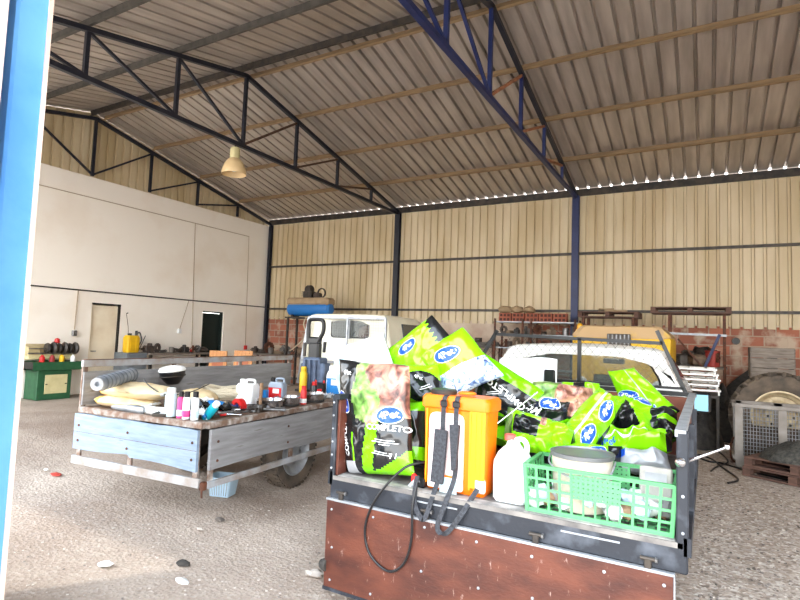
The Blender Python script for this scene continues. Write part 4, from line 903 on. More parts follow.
def can(name, label, x, y, w, d, h, m, capm, lab=None, labm=None):
    t = thing(name, label, 'jerrycan', L1(x, y, .83), A1+.1); mb = MB()
    mb.loft([rbox_loop(w*.94, d*.94, .02, 0), rbox_loop(w, d, .025, .015), rbox_loop(w, d, .025, h*.72), rbox_loop(w*.85, d*.85, .025, h*.85)], m); mb.poly(rbox_loop(w*.85, d*.85, .025, h*.85), m); mb.poly(rbox_loop(w*.94, d*.94, .02, 0)[::-1], m); mb.build('body', t, 40)
    mb = MB(); mb.tube(smooth_pts([(w*.4, 0, h*.8), (w*.4, 0, h*.97), (w*.2, 0, h), (-w*.08, 0, h*.97), (-w*.08, 0, h*.83)]), .013, m, 10); mb.build('handle', t)
    mb = MB(); mb.lathe([(.028, h*.84), (.028, h*1.0), (.02, h*1.02), (0, h*1.02)], capm, 16, (-w*.32, 0, 0)); mb.build('cap', t)
    if labm: mb = MB(); mb.box((0, -d/2-.002, h*.38), (w*.85, .006, h*.5), labm, None, .002); mb.box((w*.08, -d/2-.006, h*.5), (w*.4, .004, h*.18), whitep); mb.build('front_label', t)
    return t
can('jerrycan', 'white plastic jerrycan standing in the middle of the old pickup deck', -.52, 1.12, .21, .15, .26, whitep, whitep)
can('oil_can', 'grey oil can with a red label beside the blue box', -.36, 1.42, .19, .11, .27, mat('oil_grey', (140, 152, 166), .4), blackplastic, labm=red)
can('jerrycan', 'pale blue jug with a blue label just left of the black feed bag', -.16, 2.3, .2, .14, .38, milky, whitep, labm=bluep)
t = thing('blue_box', 'small upright blue box between the white jerrycan and the oil can', 'box', L1(-.42, 1.27, .83), A1+.1); mb = MB(); mb.box((0, 0, .075), (.08, .06, .15), bluep, None, .006); mb.build('carton', t)
t = thing('mallet', 'wooden handled mallet standing on its head in front of the blue box', 'mallet', L1(-.10, .82, .83), A1, None); mb = MB(); mb.tube([(0, 0, .03), (.005, 0, .27)], [.015, .018], woodraw, 10); mb.build('handle', t); mb = MB(); mb.lathe([(.03, -.05), (.034, -.04), (.034, .04), (.03, .05)], darksteel, 16, (0, 0, .034), Ry(PI/2)); mb.build('head', t)
for k, (x, y, lab) in enumerate(((-.14, 1.02, 'shallow steel bowl right of the mallet, nearest the spray cans'), (-.16, 1.34, 'shallow steel bowl in the middle of the row beside the oil can'), (-.15, 1.8, 'shallow steel bowl nearest the old cab'))):
    t = thing('steel_bowl', lab, 'bowl', L1(x, y, .83), 0, 'steel bowls on the deck'); t.scale = (1, 1, 1.5); mb = MB(); mb.lathe([(0, .006), (.10, .006), (.11, 0), (.125, 0), (.14, .055), (.148, .058), (.136, .062), (.105, .014), (0, .012)], chrome, 28, caps=False); mb.build('dish', t); mb = MB(); mb.lathe([(.124, .0), (.131, .004), (.132, .016), (.124, .016)], rubber, 28, caps=False); mb.build('rubber_foot', t)
# angle grinder with a red guard
t = thing('angle_grinder', 'angle grinder with a red curved guard lying on the tools', 'angle grinder', L1(-.28, .72, .86), A1-.2)
mb = MB(); pts = [(.085*math.cos(a), .0, .085*math.sin(a)) for a in [math.radians(-20+k*11) for k in range(17)]]; pin = [(p[0]*.55, 0, p[2]*.55) for p in pts]
mb.loft([[(p[0], -.03, p[2]) for p in pts], [(p[0], .03, p[2]) for p in pts], [(p[0], .03, p[2]) for p in pin], [(p[0], -.03, p[2]) for p in pin], [(p[0], -.03, p[2]) for p in pts]], red, False); mb.build('guard', t, 30)
mb = MB(); mb.lathe([(.0, -.004), (.075, -.003), (.075, .003), (0, .004)], steel, 28, (0, 0, 0), Rx(PI/2)); mb.build('disc', t)
mb = MB(); mb.tube([(0, 0, 0), (-.06, .01, .0), (-.2, .02, -.01)], [.03, .028, .024], mat('tool_blue', (24, 50, 120), .4), 14); mb.tube([(-.2, .02, -.01), (-.26, .03, -.02)], .012, blackplastic); mb.build('motor_body', t)
def tool(kind, label, x, y, rz, m, s=1, z=.85, group='hand tools strewn over the old pickup deck'):
    t = thing(kind, label, kind.replace('_', ' '), L1(x, y, z), A1+rz, group); t.scale = (1.2, 1.5, 1.7)
    if kind == 'screwdriver':
        mb = MB(); mb.lathe([(.004, -.1*s), (.013, -.095*s), (.015, -.05*s), (.011, -.01), (.006, 0)], m, 10, R=Ry(PI/2)); mb.build('handle', t); mb = MB(); mb.tube([(0, 0, 0), (.12*s, 0, 0)], .003, chrome, 6); mb.build('blade', t)
    elif kind == 'spanner':
        mb = MB(); mb.box((0, 0, 0), (.16*s, .014, .006), m, None, .002); mb.lathe([(.009, -.004), (.017, -.004), (.017, .004), (.009, .004), (.009, -.004)], m, 16, (.09*s, 0, 0), caps=False)
        mb.box((-.085*s, .011, 0), (.035, .009, .008), m, Rz(.3)); mb.box((-.085*s, -.011, 0), (.035, .009, .008), m, Rz(-.3)); mb.build('forged_body', t)
    elif kind == 'pliers':
        mb = MB(); mb.tube(smooth_pts([(0, 0, 0), (.05, .02, 0), (.13*s, .022, 0)]), .007, m, 8); mb.tube(smooth_pts([(0, 0, 0), (.05, -.02, 0), (.13*s, -.022, 0)]), .007, m, 8); mb.build('grips', t); mb = MB(); mb.box((-.025, .005, 0), (.05, .009, .01), steel, Rz(-.1)); mb.box((-.025, -.005, 0), (.05, .009, .01), steel, Rz(.1)); mb.build('jaws', t)
    elif kind == 'cordless_drill':
        mb = MB(); mb.lathe([(.02, -.08), (.032, -.07), (.034, 0), (.026, .05)], m, 14, (0, 0, .02), Ry(PI/2)); mb.box((-.04, 0, -.0), (.03, .03, .03), m); mb.box((-.045, -.06, .01), (.04, .12, .035), m, None, .01); mb.build('casing', t); mb = MB(); mb.lathe([(.02, .05), (.016, .09), (.004, .1), (.004, .15)], darksteel, 12, (0, 0, .02), Ry(PI/2)); mb.build('chuck', t); mb = MB(); mb.box((-.045, -.13, .01), (.07, .035, .05), blackplastic, None, .006); mb.build('battery', t)
    elif kind == 'socket_wrench':
        mb = MB(); mb.tube([(0, 0, 0), (.2*s, 0, 0)], .007, m, 8); mb.build('shaft', t); mb = MB(); mb.lathe([(.01, -.02), (.014, -.018), (.014, .02), (.01, .02)], m, 12); mb.build('socket', t)
    elif kind == 'rag':
        mb = MB(); vs = [((i/12-.5)*.2*s, (j/12-.5)*.14*s, .022+.03*noise.noise(V((i*.5, j*.5, x*9)))) for j in range(13) for i in range(13)]; mb.add(vs, [(j*13+i, j*13+i+1, (j+1)*13+i+1, (j+1)*13+i) for j in range(12) for i in range(12)], m); mb.add([(v[0], v[1], v[2]-.006) for v in vs], [(j*13+i, (j+1)*13+i, (j+1)*13+i+1, j*13+i+1) for j in range(12) for i in range(12)], m); mb.build('cloth', t)
    elif kind == 'clamp':
        mb = MB(); mb.tube(smooth_pts([(0, .05, 0), (0, -.05, 0), (.03, -.06, 0), (.1*s, -.06, 0)]), .008, m, 8); mb.build('bow', t); mb = MB(); mb.tube([(0, .05, 0), (.1*s, .05, 0)], .005, steel, 8); mb.build('screw', t)
    elif kind == 'silver_tube':
        mb = MB(); mb.lathe([(.0, -.14*s), (.02, -.14*s), (.022, -.1*s), (.022, .12*s), (.012, .14*s), (0, .14*s)], m, 14, R=Ry(PI/2)); mb.build('tube_body', t)
    return t
T_ = tool
T_('silver_tube', 'long grey tube lying in front of the bottom sack', -1.0, .06, -.1, galv, 1.4, .856)
T_('silver_tube', 'white tube lying between the sacks and the pale blue bottle', -.68, .09, .12, whitep, 1.1, .856)
T_('clamp', 'dark clamp in front of the pale blue bottle', -.58, -.0, .5, darksteel)
T_('cordless_drill', 'blue cordless drill lying in the middle of the tools', -.30, .45, .4, bluep, 1, .86)
T_('cordless_drill', 'black cordless drill lying behind the cyan bottle', -.5, .42, -.6, blackplastic, 1, .86)
T_('screwdriver', 'red handled screwdriver right of the cyan bottle', -.10, .36, .3, red)
T_('screwdriver', 'yellow handled screwdriver behind the spray cans', -.42, .25, 1.2, yellow)
T_('screwdriver', 'blue handled screwdriver near the deck corner', -.12, .12, -.7, bluep)
T_('spanner', 'large steel spanner on the right edge of the deck', -.08, .52, 1.3, steel, 1.3)
T_('spanner', 'small steel spanner near the blue drill', -.2, .60, .2, steel)
T_('spanner', 'rusty spanner in front of the white jerrycan', -.45, .9, .8, rust)
T_('pliers', 'red handled pliers beside the blue drill', -.17, .30, 2.2, red)
T_('pliers', 'blue handled pliers behind the grinder', -.4, .62, -1.0, bluep)
T_('pliers', 'black handled pliers in front of the steel bowls', -.07, .92, 1.4, blackplastic)
T_('socket_wrench', 'long chrome socket wrench lying across the tools', -.3, .3, .9, chrome, 1.3, .87)
T_('socket_wrench', 'dark socket wrench near the red guard', -.15, .75, 1.5, darksteel)
T_('rag', 'crumpled white rag among the tools', -.25, .17, .3, whitefilm, .8)
T_('rag', 'tan rag among the tools near the grinder', -.55, .60, 1.1, mat('tan_rag', (190, 170, 140), .9), 1.2)
T_('rag', 'crumpled grey rag right of the steel bowls', -.08, 1.98, .9, greyfilm, .8)
t = thing('rope_coil', 'pale rope coiled loosely in front of the white jerrycan', 'rope', L1(-.86, 1.15, .86), A1); t.scale = (1.3, 1.3, 1.8); mb = MB(); pts = []
for k in range(160): a = k*.2; rr = .17+.02*math.sin(k*.37); pts.append((rr*1.3*math.cos(a), rr*.8*math.sin(a), .01+.012*(k//32)+.006*math.sin(k)))
mb.tube(pts, .011, rope_m, 6); mb.build('rope_strand', t)
t = thing('cable_coil', 'grey hose coil standing behind the spray cans', 'hose', L1(-.38, .22, .90), A1, None, (math.radians(75), 0, A1)); mb = MB()
for k in range(4): mb.tube([((.075-.004*k)*math.cos(a*PI/12), (.075-.004*k)*math.sin(a*PI/12), .016*k-.03) for a in range(24)], .009, mat('hose_grey', (96, 108, 122), .5), 6, True)
mb.build('hose_loops', t)
t = thing('cable_coil', 'black cable ring on the deck in front of the steel bowls', 'cable', L1(-.2, .95, .842), A1); mb = MB()
for k in range(3): mb.tube([((.15-.01*k)*math.cos(a*PI/14), (.10-.008*k)*math.sin(a*PI/14), .008*k) for a in range(28)], .006, blackplastic, 6, True)
mb.build('cable_loops', t)
mb = MB(); mb.tube(smooth_pts([L1(-1.0, .2, 1.12), L1(-.85, .15, 1.06), L1(-.7, .2, .99), L1(-.62, .4, 1.0), L1(-.66, .7, 1.06)]), .005, blackplastic, 6); tag(mb.build('power_cable'), 'thin black cable trailing over the woven sacks', 'cable')
# grey machine with a black loop handle
more = [('socket_wrench', darksteel), ('clamp', steel), ('pliers', blackplastic), ('screwdriver', orange), ('spanner', darksteel), ('clamp', mat('tool_blue', (0,0,0))), ('socket_wrench', steel), ('rag', blackfilm), ('pliers', yellow), ('spanner', steel)]
where = ['left of the cyan bottle', 'between the cyan bottle and the blue drill', 'under the blue drill', 'left of the red guard', 'in front of the red guard', 'behind the blue drill', 'just right of the red guard', 'under the long chrome wrench', 'beside the tan rag', 'at the deck edge before the bowls']
colr = ['dark', 'steel', 'black handled', 'orange handled', 'dark', 'blue', 'steel', 'black', 'yellow handled', 'steel']
for k, (kd, m_) in enumerate(more):
    T_(kd, '%s %s %s' % (colr[k], kd.replace('_', ' '), where[k]), (-.33, -.22, -.14, -.36, -.12, -.42, -.10, -.28, -.5, -.06)[k], (.22, .34, .5, .55, .62, .52, .8, .36, .7, .95)[k], k*1.1, m_, 1.15, .852+.012*(k % 3))
t = thing('workshop_machine', 'grey blue workshop machine with a tall black loop handle by the old cab', 'machine', L1(-.74, 2.7, .83), A1); t.scale = (1.2, 1.1, 1.02); mblue = mat('machine_blue_grey', (96, 112, 138), .5, c2=(72, 84, 106), scale=10)
mb = MB(); mb.box((0, 0, .24), (.22, .2, .42), mblue, None, .02); mb.box((.13, 0, .2), (.07, .16, .36), mblue, None, .015); mb.box((-.13, 0, .2), (.06, .14, .34), mblue, None, .015)
for k in range(3): mb.tube([(-.07+.07*k, -.12, .04), (-.07+.07*k, -.12, .42)], .018, mblue, 10)
mb.build('housing', t)
mb = MB(); mb.box((-.01, 0, .54), (.14, .1, .22), blackplastic, None, .02); mb.tube(smooth_pts([(-.09, -.02, .62), (-.1, -.02, .78), (-.09, -.02, .93), (0, -.02, .95), (.09, -.02, .93), (.1, -.02, .8), (.06, -.02, .7), (.02, -.02, .62)]), .025, blackplastic, 10); mb.box((-.01, -.01, .67), (.17, .06, .1), blackplastic, None, .02); mb.build('loop_handle', t)
mb = MB(); mb.tube([(.12, -.02, .52), (.13, -.02, .66)], .02, blackplastic, 10); mb.build('side_grip', t); mb = MB(); mb.tube([(-.14, -.02, .46), (-.14, -.02, .64)], .02, darksteel, 10); mb.build('side_grip', t)
mb = MB(); mb.box((0, 0, .015), (.36, .26, .03), darksteel, None, .006); mb.build('base_plate', t)
t = thing('car_battery', 'black battery with red terminal caps in front of the grey machine', 'battery', L1(-.42, 2.35, .83), A1); mb = MB(); mb.box((0, 0, .08), (.2, .14, .16), blackplastic, None, .01); mb.build('case', t); mb = MB()
for x in (-.06, .06): mb.lathe([(.014, .16), (.014, .19), (0, .195)], red, 10, (x, 0, 0))
mb.build('terminals', t)
# ================================================================== LEFT WALL
t = thing('lathe_cabinet', 'green metal lathe stand with a cream door against the white wall', 'lathe', (0.33, -6.86, 0))
mb = MB(); mb.box((0, 0, .31), (.5, .70, .62), green, None, .008); mb.build('body', t)
mb = MB(); mb.box((.252, .03, .33), (.014, .46, .40), creamp, None, .003); d = mb.build('door', t, 0)
mb = MB()
for y in (-.17, .23): mb.box((.262, y, .33), (.012, .04, .02), black)
mb.build('door_catch', d, 0)
mb = MB(); mb.box((.03, .02, .645), (.62, 1.04, .03), green); mb.box((.335, .02, .72), (.02, 1.04, .17), green); mb.box((-.275, .02, .72), (.02, 1.04, .17), green); mb.box((.03, .53, .72), (.62, .02, .17), green); mb.box((.03, -.49, .72), (.62, .02, .17), black); mb.box((.03, .02, .79), (.6, 1.0, .02), green); mb.build('chip_tray', t, 0)
mb = MB(); mb.box((-.02, 0, .90), (.2, .96, .1), creamp, None, .01); mb.box((-.05, -.36, 1.02), (.24, .26, .2), mat('lathe_cream', (186, 170, 128), .6), None, .02); mb.tube([(.1, -.5, .98), (.1, .45, .98)], .014, steel); mb.tube([(.12, -.5, 1.08), (.12, -.1, 1.08)], .012, steel); mb.build('bed_and_headstock', t)
mb = MB(); mb.box((-.25, 0, 1.0), (.03, 1.04, .34), mat('splash_cream', (206, 190, 150), .7, c2=(176, 156, 118), scale=4)); mb.build('splash_board', t, 0)
for k in range(6): mb = MB(); mb.lathe([(.0, -.035), (.10+.025*(k % 2), -.035), (.115+.025*(k % 2), 0), (.10, .035), (0, .035)], darksteel, 20, (.1, -.12+.115*k, 1.09), Rx(PI/2)); mb.build('chuck_wheel', t)
mb = MB(); mb.lathe([(.05, 0), (.06, .02), (.05, .09), (0, .11)], red, 14, (.0, .12, 1.2)); mb.build('red_knob', t)
for y, m, lab in ((-7.16, red, 'red tin, leftmost on the green lathe tray'), (-6.96, mat('dark_red', (150, 40, 44), .5), 'dark red tin beside the red tin on the green lathe tray'), (-6.76, yellow, 'yellow tin on the green lathe tray'), (-6.52, whitep, 'white tin at the right end of the green lathe tray')):
    lt = thing('tin', lab, 'tin', (.6, y, .80), 0, 'tins on the lathe tray'); mb = MB(); mb.lathe([(0, 0), (.05, 0), (.052, .01), (.05, .11), (.03, .13)], m, 18); mb.build('tin_body', lt); mb = MB(); mb.lathe([(.03, .125), (.03, .15), (0, .155)], m, 14); mb.build('tin_cap', lt)
t = thing('sprayer_cabinet', 'grey metal cabinet under the yellow knapsack sprayer', 'cabinet', (.35, -4.98, 0)); mb = MB(); mb.box((0, 0, .49), (.5, .55, .98), mat('cabinet_grey', (96, 104, 112), .5, c2=(120, 126, 130), scale=4), None, .01); mb.build('body', t); mb = MB(); mb.box((.255, 0, .5), (.012, .48, .85), mat('cabinet_grey', (0, 0, 0)), None, .003); mb.box((.268, .18, .55), (.015, .02, .1), steel); mb.build('door', t, 0)
t = thing('knapsack_sprayer', 'yellow knapsack sprayer with black lance standing on the grey cabinet', 'sprayer', (.4, -5.02, .985), PI/2)
mb = MB(); mb.loft([rbox_loop(.3, .2, .04, 0), rbox_loop(.34, .22, .05, .05), rbox_loop(.34, .22, .05, .36), rbox_loop(.28, .18, .05, .42)], yellow); mb.poly(rbox_loop(.28, .18, .05, .42), yellow)
for x in (-.08, .06): mb.box((x, -.115, .2), (.03, .012, .3), MATS['yellow_paint'])
mb.build('tank', t); mb = MB(); mb.lathe([(.05, 0), (.05, .05), (0, .055)], blackplastic, 16, (-.06, 0, .42)); mb.tube(smooth_pts([(.12, -.05, .1), (.2, -.1, .3), (.16, -.06, .5), (.1, -.02, .42)]), .016, blackplastic); mb.tube([(.18, -.05, .05), (.34, -.05, .42)], .01, blackplastic); mb.box((.12, 0, .47), (.05, .06, .14), blackplastic, None, .01); mb.build('pump_and_straps', t)
mb = MB(); mb.tube([(-.08, .02, .42), (-.1, .02, .62), (-.17, .02, .95)], .007, mat('lance_brown', (120, 90, 70), .5)); mb.tube([(-.17, .02, .95), (-.14, .0, .97)], .012, blackplastic); mb.build('lance', t)

def bench(name, label, cx, cy, L, D, H, along='y', top=woodgrey):
    t = thing(name, label, 'bench', (cx, cy, 0)); mb = MB(); dx, dy = (D, L) if along == 'y' else (L, D); mb.box((0, 0, H-.025), (dx, dy, .05), top, None, .004); mb.build('bench_top', t, 0)
    for sx in (-1, 1):
        for sy in (-1, 1): mb = MB(); mb.box((sx*(dx/2-.05), sy*(dy/2-.05), (H-.05)/2), (.06, .06, H-.05), darksteel); mb.build('leg', t, 0)
    mb = MB(); mb.box((0, 0, .25), (dx-.1, dy-.1, .03), woodgrey); mb.build('lower_shelf', t, 0); return t
scr_m = [mat('scrap_dark', (54, 48, 46), .7, c2=(84, 70, 60), scale=12, bump=.3), rust, mat('scrap_grey', (120, 114, 108), .6, c2=(90, 84, 80), scale=10), steel, darksteel, mat('scrap_tan', (150, 130, 108), .8, c2=(120, 100, 84), scale=8)]
def scrap(kind, label, p, s, m, rz=0, group=None, rot=None):
    t = thing(kind, label, kind.replace('_', ' '), p, rz, group, rot); mb = MB()
    if kind == 'gear_wheel':
        mb.lathe([(.2*s, -.1*s), (.45*s, -.1*s), (.45*s, .1*s), (.2*s, .1*s), (.2*s, -.1*s)], m, 24, (0, 0, .5*s), Rx(PI/2), False)
        for k in range(14): a = 2*PI*k/14; mb.box((.48*s*math.cos(a), 0, .5*s+.48*s*math.sin(a)), (.07*s, .18*s, .09*s), m, Ry(-a))
        mb.build('toothed_rim', t, 30)
    elif kind == 'motor_block':
        mb.box((0, 0, .3*s), (.8*s, .6*s, .5*s), m, None, .06*s); mb.lathe([(.2*s, 0), (.2*s, .25*s), (.1*s, .3*s), (0, .3*s)], m, 16, (.1*s, 0, .5*s)); mb.tube([(-.4*s, 0, .3*s), (-.7*s, 0, .3*s)], .09*s, m, 12); mb.box((0, 0, .03*s), (.9*s, .7*s, .06*s), m)
        for k in range(5): mb.box((-.25*s+.12*s*k, 0, .57*s), (.03*s, .56*s, .06*s), m)
        mb.build('casting', t, 30)
    elif kind == 'pipe_bundle':
        for k in range(6): a = k*1.05; mb.tube([(-1.0*s, .12*s*math.cos(a), .14*s+.12*s*math.sin(a)*(k > 0)), (1.0*s, .14*s*math.cos(a+.4), .16*s+.12*s*math.sin(a+.3))], .05*s, m, 8)
        mb.build('pipes', t, 40)
    elif kind == 'paint_tin':
        mb.lathe([(0, 0), (.3*s, 0), (.32*s, .02*s), (.3*s, .04*s), (.3*s, .66*s), (.33*s, .7*s), (.28*s, .72*s), (0, .7*s)], m, 18); mb.tube(smooth_pts([(-.3*s, 0, .6*s), (-.2*s, -.25*s, .5*s), (.2*s, -.28*s, .5*s), (.3*s, 0, .6*s)]), .015*s, steel, 6); mb.build('tin_body', t)
    elif kind == 'cable_coil':
        for k in range(5): mb.tube([((.42-.03*k)*s*math.cos(a*PI/10), (.36-.02*k)*s*math.sin(a*PI/10), (.05+.07*k)*s+.03*s*math.sin(a)) for a in range(20)], .035*s, m, 6, True)
        mb.build('cable_loops', t)
    elif kind == 'angle_bracket':
        mb.box((0, 0, .04*s), (1.0*s, .3*s, .08*s), m); mb.box((-.45*s, 0, .4*s), (.08*s, .3*s, .8*s), m); mb.bar((-.4*s, 0, .7*s), (.3*s, 0, .08*s), .05*s, .06*s, m); mb.build('welded_bracket', t, 0)
    elif kind == 'folded_sack':
        n1, n2 = 14, 10; vs = []
        for j in range(n2+1):
            for i in range(n1):
                a = 2*PI*i/n1; b = PI*j/n2; d = V((math.sin(b)*math.cos(a), math.sin(b)*math.sin(a), math.cos(b))); q = 1+.35*noise.noise(d*2+V((p[0]*3, p[1], 0)))
                vs.append((d.x*.6*s*q, d.y*.45*s*q, max(0, .28*s+d.z*.3*s*q)))
        mb.add(vs, [(j*n1+i, j*n1+(i+1) % n1, (j+1)*n1+(i+1) % n1, (j+1)*n1+i) for j in range(n2) for i in range(n1)], m); mb.build('cloth_folds', t, 40)
    return t
bench('workbench', 'long dark workbench against the white wall between the two doors', .4, -3.72, 1.9, .55, .98)
ls = [('motor_block', .3, 0), ('gear_wheel', .24, 0), ('pipe_bundle', .22, 4), ('paint_tin', .2, 2), ('cable_coil', .3, 0), ('motor_block', .26, 4), ('angle_bracket', .24, 1), ('gear_wheel', .2, 4), ('folded_sack', .26, 0)]
wls = ['dark motor casting at the left end of the long workbench', 'dark gear wheel second from the left on the long workbench', 'bundle of short dark pipes on the long workbench', 'grey paint tin on the long workbench', 'dark cable coil in the middle of the long workbench', 'grey black motor casting right of the cable coil on the long workbench', 'rusty bracket on the long workbench', 'small dark gear wheel near the right end of the long workbench', 'dark rag bundle at the right end of the long workbench']
for k, (kd, s, mi) in enumerate(ls): scrap(kd, wls[k], (.42+.06*(k % 2), -4.55+.21*k, .98), s, scr_m[mi], PI/2+k*.3, 'scrap parts on the long workbench')
bench('workbench', 'dark workbench in the corner by the red bricks', 1.35, -.75, 2.3, .6, .95, 'x')
ls2 = ['motor_block', 'cable_coil', 'gear_wheel', 'paint_tin', 'pipe_bundle', 'motor_block', 'gear_wheel', 'angle_bracket', 'folded_sack', 'cable_coil']
nm2 = ['motor casting', 'cable coil', 'gear wheel', 'paint tin', 'pipe bundle', 'motor casting', 'gear wheel', 'bracket', 'rag bundle', 'cable coil']; cl2 = ['dark', 'dark', 'rusty', 'grey', 'tan', 'grey', 'steel', 'dark', 'tan', 'rusty']; mi2 = [0, 0, 1, 2, 5, 2, 3, 0, 5, 1]
for k in range(10): scrap(ls2[k], '%s %s on the corner workbench %s' % (cl2[k], nm2[k], 'left end,by the wall,left part,near the left,left of centre,centre,right of centre,right part,near the right end,right end'.split(',')[k]), (.35+.22*k, -.75+.08*(k % 3), .95), .26+.05*(k % 3), scr_m[mi2[k]], k*.7, 'scrap parts on the corner workbench')
# two orange wooden panels behind the old pickup's left side
for (px0, px1, X, lab) in ((206, 231, 3.2, 'orange wooden chair back, left one of the pair behind the old pickup'), (233, 254, 3.2, 'orange wooden chair back, right one of the pair behind the old pickup')):
    a = uY((px0+px1)/2, 352, -4.2); w = .48; top = a.z+.03
    t = thing('wooden_chair', lab, 'chair', (a.x, a.y, 0), .25, 'orange wooden chairs behind the old pickup')
    mb = MB(); mb.box((0, 0, top-.2), (w, .03, .4), woodorange, None, .006); mb.box((0, -.02, top-.05), (w*.7, .02, .03), woodorange); mb.build('backrest', t); mb = MB(); mb.box((0, -.02, top-.28), (w*.62, .012, .17), mat('dark_orange_wood', (170, 100, 66), .6)); mb.build('back_panel', t, 0)
    mb = MB(); mb.box((0, -.22, .46), (w, .42, .04), woodorange, None, .01); mb.build('seat', t)
    for sx in (-1, 1):
        for yy in (-.4, 0): mb = MB(); mb.box((sx*(w/2-.02), yy, (.44 if yy else top-.35)/2), (.04, .035, .44 if yy else top-.35), woodorange); mb.build('leg', t, 0)
# ================================================================== COMPRESSOR IN THE CORNER
bL = uY(289, 310, -1.5); bR = uY(332, 310, -1.5); Lc = bR.x-bL.x; cx = (bL.x+bR.x)/2; zc = uY(310, 309, -1.5).z; Rc = .2
t = thing('air_compressor', 'blue air compressor tank with a dusty brown top and black motor high in the corner', 'compressor', (cx, -1.5, zc-Rc))
mb = MB(); mb.lathe([(0, -Lc/2), (Rc*.6, -Lc/2+.02), (Rc*.92, -Lc/2+.08), (Rc, -Lc/2+.14), (Rc, Lc/2-.14), (Rc*.92, Lc/2-.08), (Rc*.6, Lc/2-.02), (0, Lc/2)], bluetank, 36, (0, 0, Rc), Ry(PI/2)); mb.build('tank', t)
mb = MB(); mb.box((0, 0, 2*Rc-.0), (Lc*.97, .40, .22), cardboard, None, .06); mb.build('dusty_platform', t)
mb = MB(); mb.box((-.05, 0, 2*Rc+.2), (.3, .24, .2), darksteel, None, .03); mb.lathe([(.1, -.1), (.13, -.06), (.13, .06), (.1, .1)], darksteel, 18, (-.05, 0, 2*Rc+.34), Ry(PI/2)); mb.lathe([(.11, -.02), (.14, -.02), (.14, .02), (.11, .02), (.11, -.02)], darksteel, 22, (.42, -.05, 2*Rc+.24), Rx(PI/2), False); mb.box((.25, 0, 2*Rc+.18), (.2, .2, .14), scr_m[0], None, .03)
for k in range(5): mb.box((-.05, 0, 2*Rc+.16+.03*k), (.34, .28, .008), darksteel)
mb.build('motor_and_pump', t)
mb = MB()
for x in (-Lc*.35, Lc*.35): mb.box((x, 0, .0), (.06, .3, .06), darksteel)
mb.build('feet', t, 0)
t = thing('compressor_stand', 'dark steel stand carrying the blue compressor above the bricks', 'stand', (cx, -1.5, 0)); H = zc-Rc-.035
mb = MB(); mb.box((0, 0, H-.02), (Lc*.9, .5, .04), darksteel); mb.build('platform', t, 0)
for sx in (-1, 1):
    for sy in (-1, 1): mb = MB(); mb.box((sx*Lc*.4, sy*.2, (H-.04)/2), (.05, .05, H-.04), darksteel); mb.build('leg', t, 0)
mb = MB(); mb.tube(smooth_pts([(cx+.1, -1.76, H), (cx+.05, -1.8, H-.2), (cx+.15, -1.8, H-.5), (cx-.1, -1.8, H-.75), (cx-.4, -1.8, H-.95)]), .018, rope_m, 8); tag(mb.build('hanging_rope'), 'pale rope dangling from the compressor stand in front of the bricks', 'rope')
# ================================================================== BACK WALL SHELVES
def rack(label, x0, x1, Y, depth, levels, posts, topm=galv, name='steel_rack'):
    t = thing(name, label, 'shelf', ((x0+x1)/2, Y, 0)); w = x1-x0
    for z in levels: mb = MB(); mb.box((0, 0, z-.015), (w, depth, .03), topm); mb.build('shelf_board', t, 0)
    for x in posts:
        for sy in (-1, 1): mb = MB(); mb.box((x-(x0+x1)/2, sy*(depth/2+.02), (max(levels)+.06)/2), (.04, .04, max(levels)+.06), rust); mb.build('upright', t, 0)
    return t
zs1 = uY(450, 345, -.6).z
rack('low grey shelf of scrap along the pale back wall in the middle', 4.9, 8.25, -.45, .45, [zs1, zs1-.6], [4.95, 6.6, 8.2], woodgrey)
lst = []
for k in range(16):
    x = 5.1+.2*k; kd = ls2[k % 10]; lst.append((kd, x))
    scrap(kd, '%s %s on the low grey shelf in the middle of the back wall' % (cl2[(k*3+1) % 10], nm2[k % 10]), (x, -.45+.06*((k*5) % 3-1), zs1), .24+.06*((k*7) % 3), scr_m[mi2[(k*3+1) % 10]], k*.9, 'scrap parts on the low grey shelf')
zt = uY(540, 322, -.7).z
rack('tall steel rack of hollow bricks and scrap behind the white pickup cab', 8.3, 10.25, -.65, .5, [zt, zt-.30, zt-.62, zt-1.1], [8.32, 9.0, 9.2, 10.2])
# hollow bricks on its top shelf
def hollow_brick(p, rz, label, dark=False):
    t = thing('hollow_brick', label, 'brick', p, rz, 'hollow bricks on top of the tall rack'); mb = MB(); L, D, H = .30, .2, .10
    mb.box((0, 0, H/2), (L, D, H), brickred if not dark else palletwood, None, .004)
    for k in range(3): mb.box((-.09+.09*k, -D/2-.001, H/2), (.06, .004, H*.6), mat('brick_hole', (70, 40, 32), .9))
    return mb.build('fired_clay', t, 0)
for k in range(5):
    for j in range(2):
        hollow_brick((8.5+.33*k, -.65+.01*j, zt+.102*j), rnd.uniform(-.05, .05), 'red hollow brick in the double row on top of the tall rack')
for k in range(3): scrap('folded_sack', 'dusty tan sack lying on the bricks, %s' % ('left end', 'second from the left', 'right of the other two')[k], (8.48+.3*k, -.65, zt+.205), .3, cardboard, k, 'tan sacks on the brick rows')
for k in range(22):
    lev = k//11; x = 8.45+.165*(k % 11); kd = ['gear_wheel', 'motor_block', 'paint_tin', 'cable_coil', 'angle_bracket'][(k*3+lev) % 5]
    scrap(kd, '%s on the %s shelf of the tall rack' % ({'gear_wheel': 'gear wheel', 'motor_block': 'motor casting', 'paint_tin': 'old tin', 'cable_coil': 'cable coil', 'angle_bracket': 'welded bracket'}[kd], ('second', 'third')[lev]), (x, -.65, zt-.30-.32*lev), .2+.04*(k % 2), scr_m[(k*5) % 6], k*.8, 'scrap parts on the tall rack')
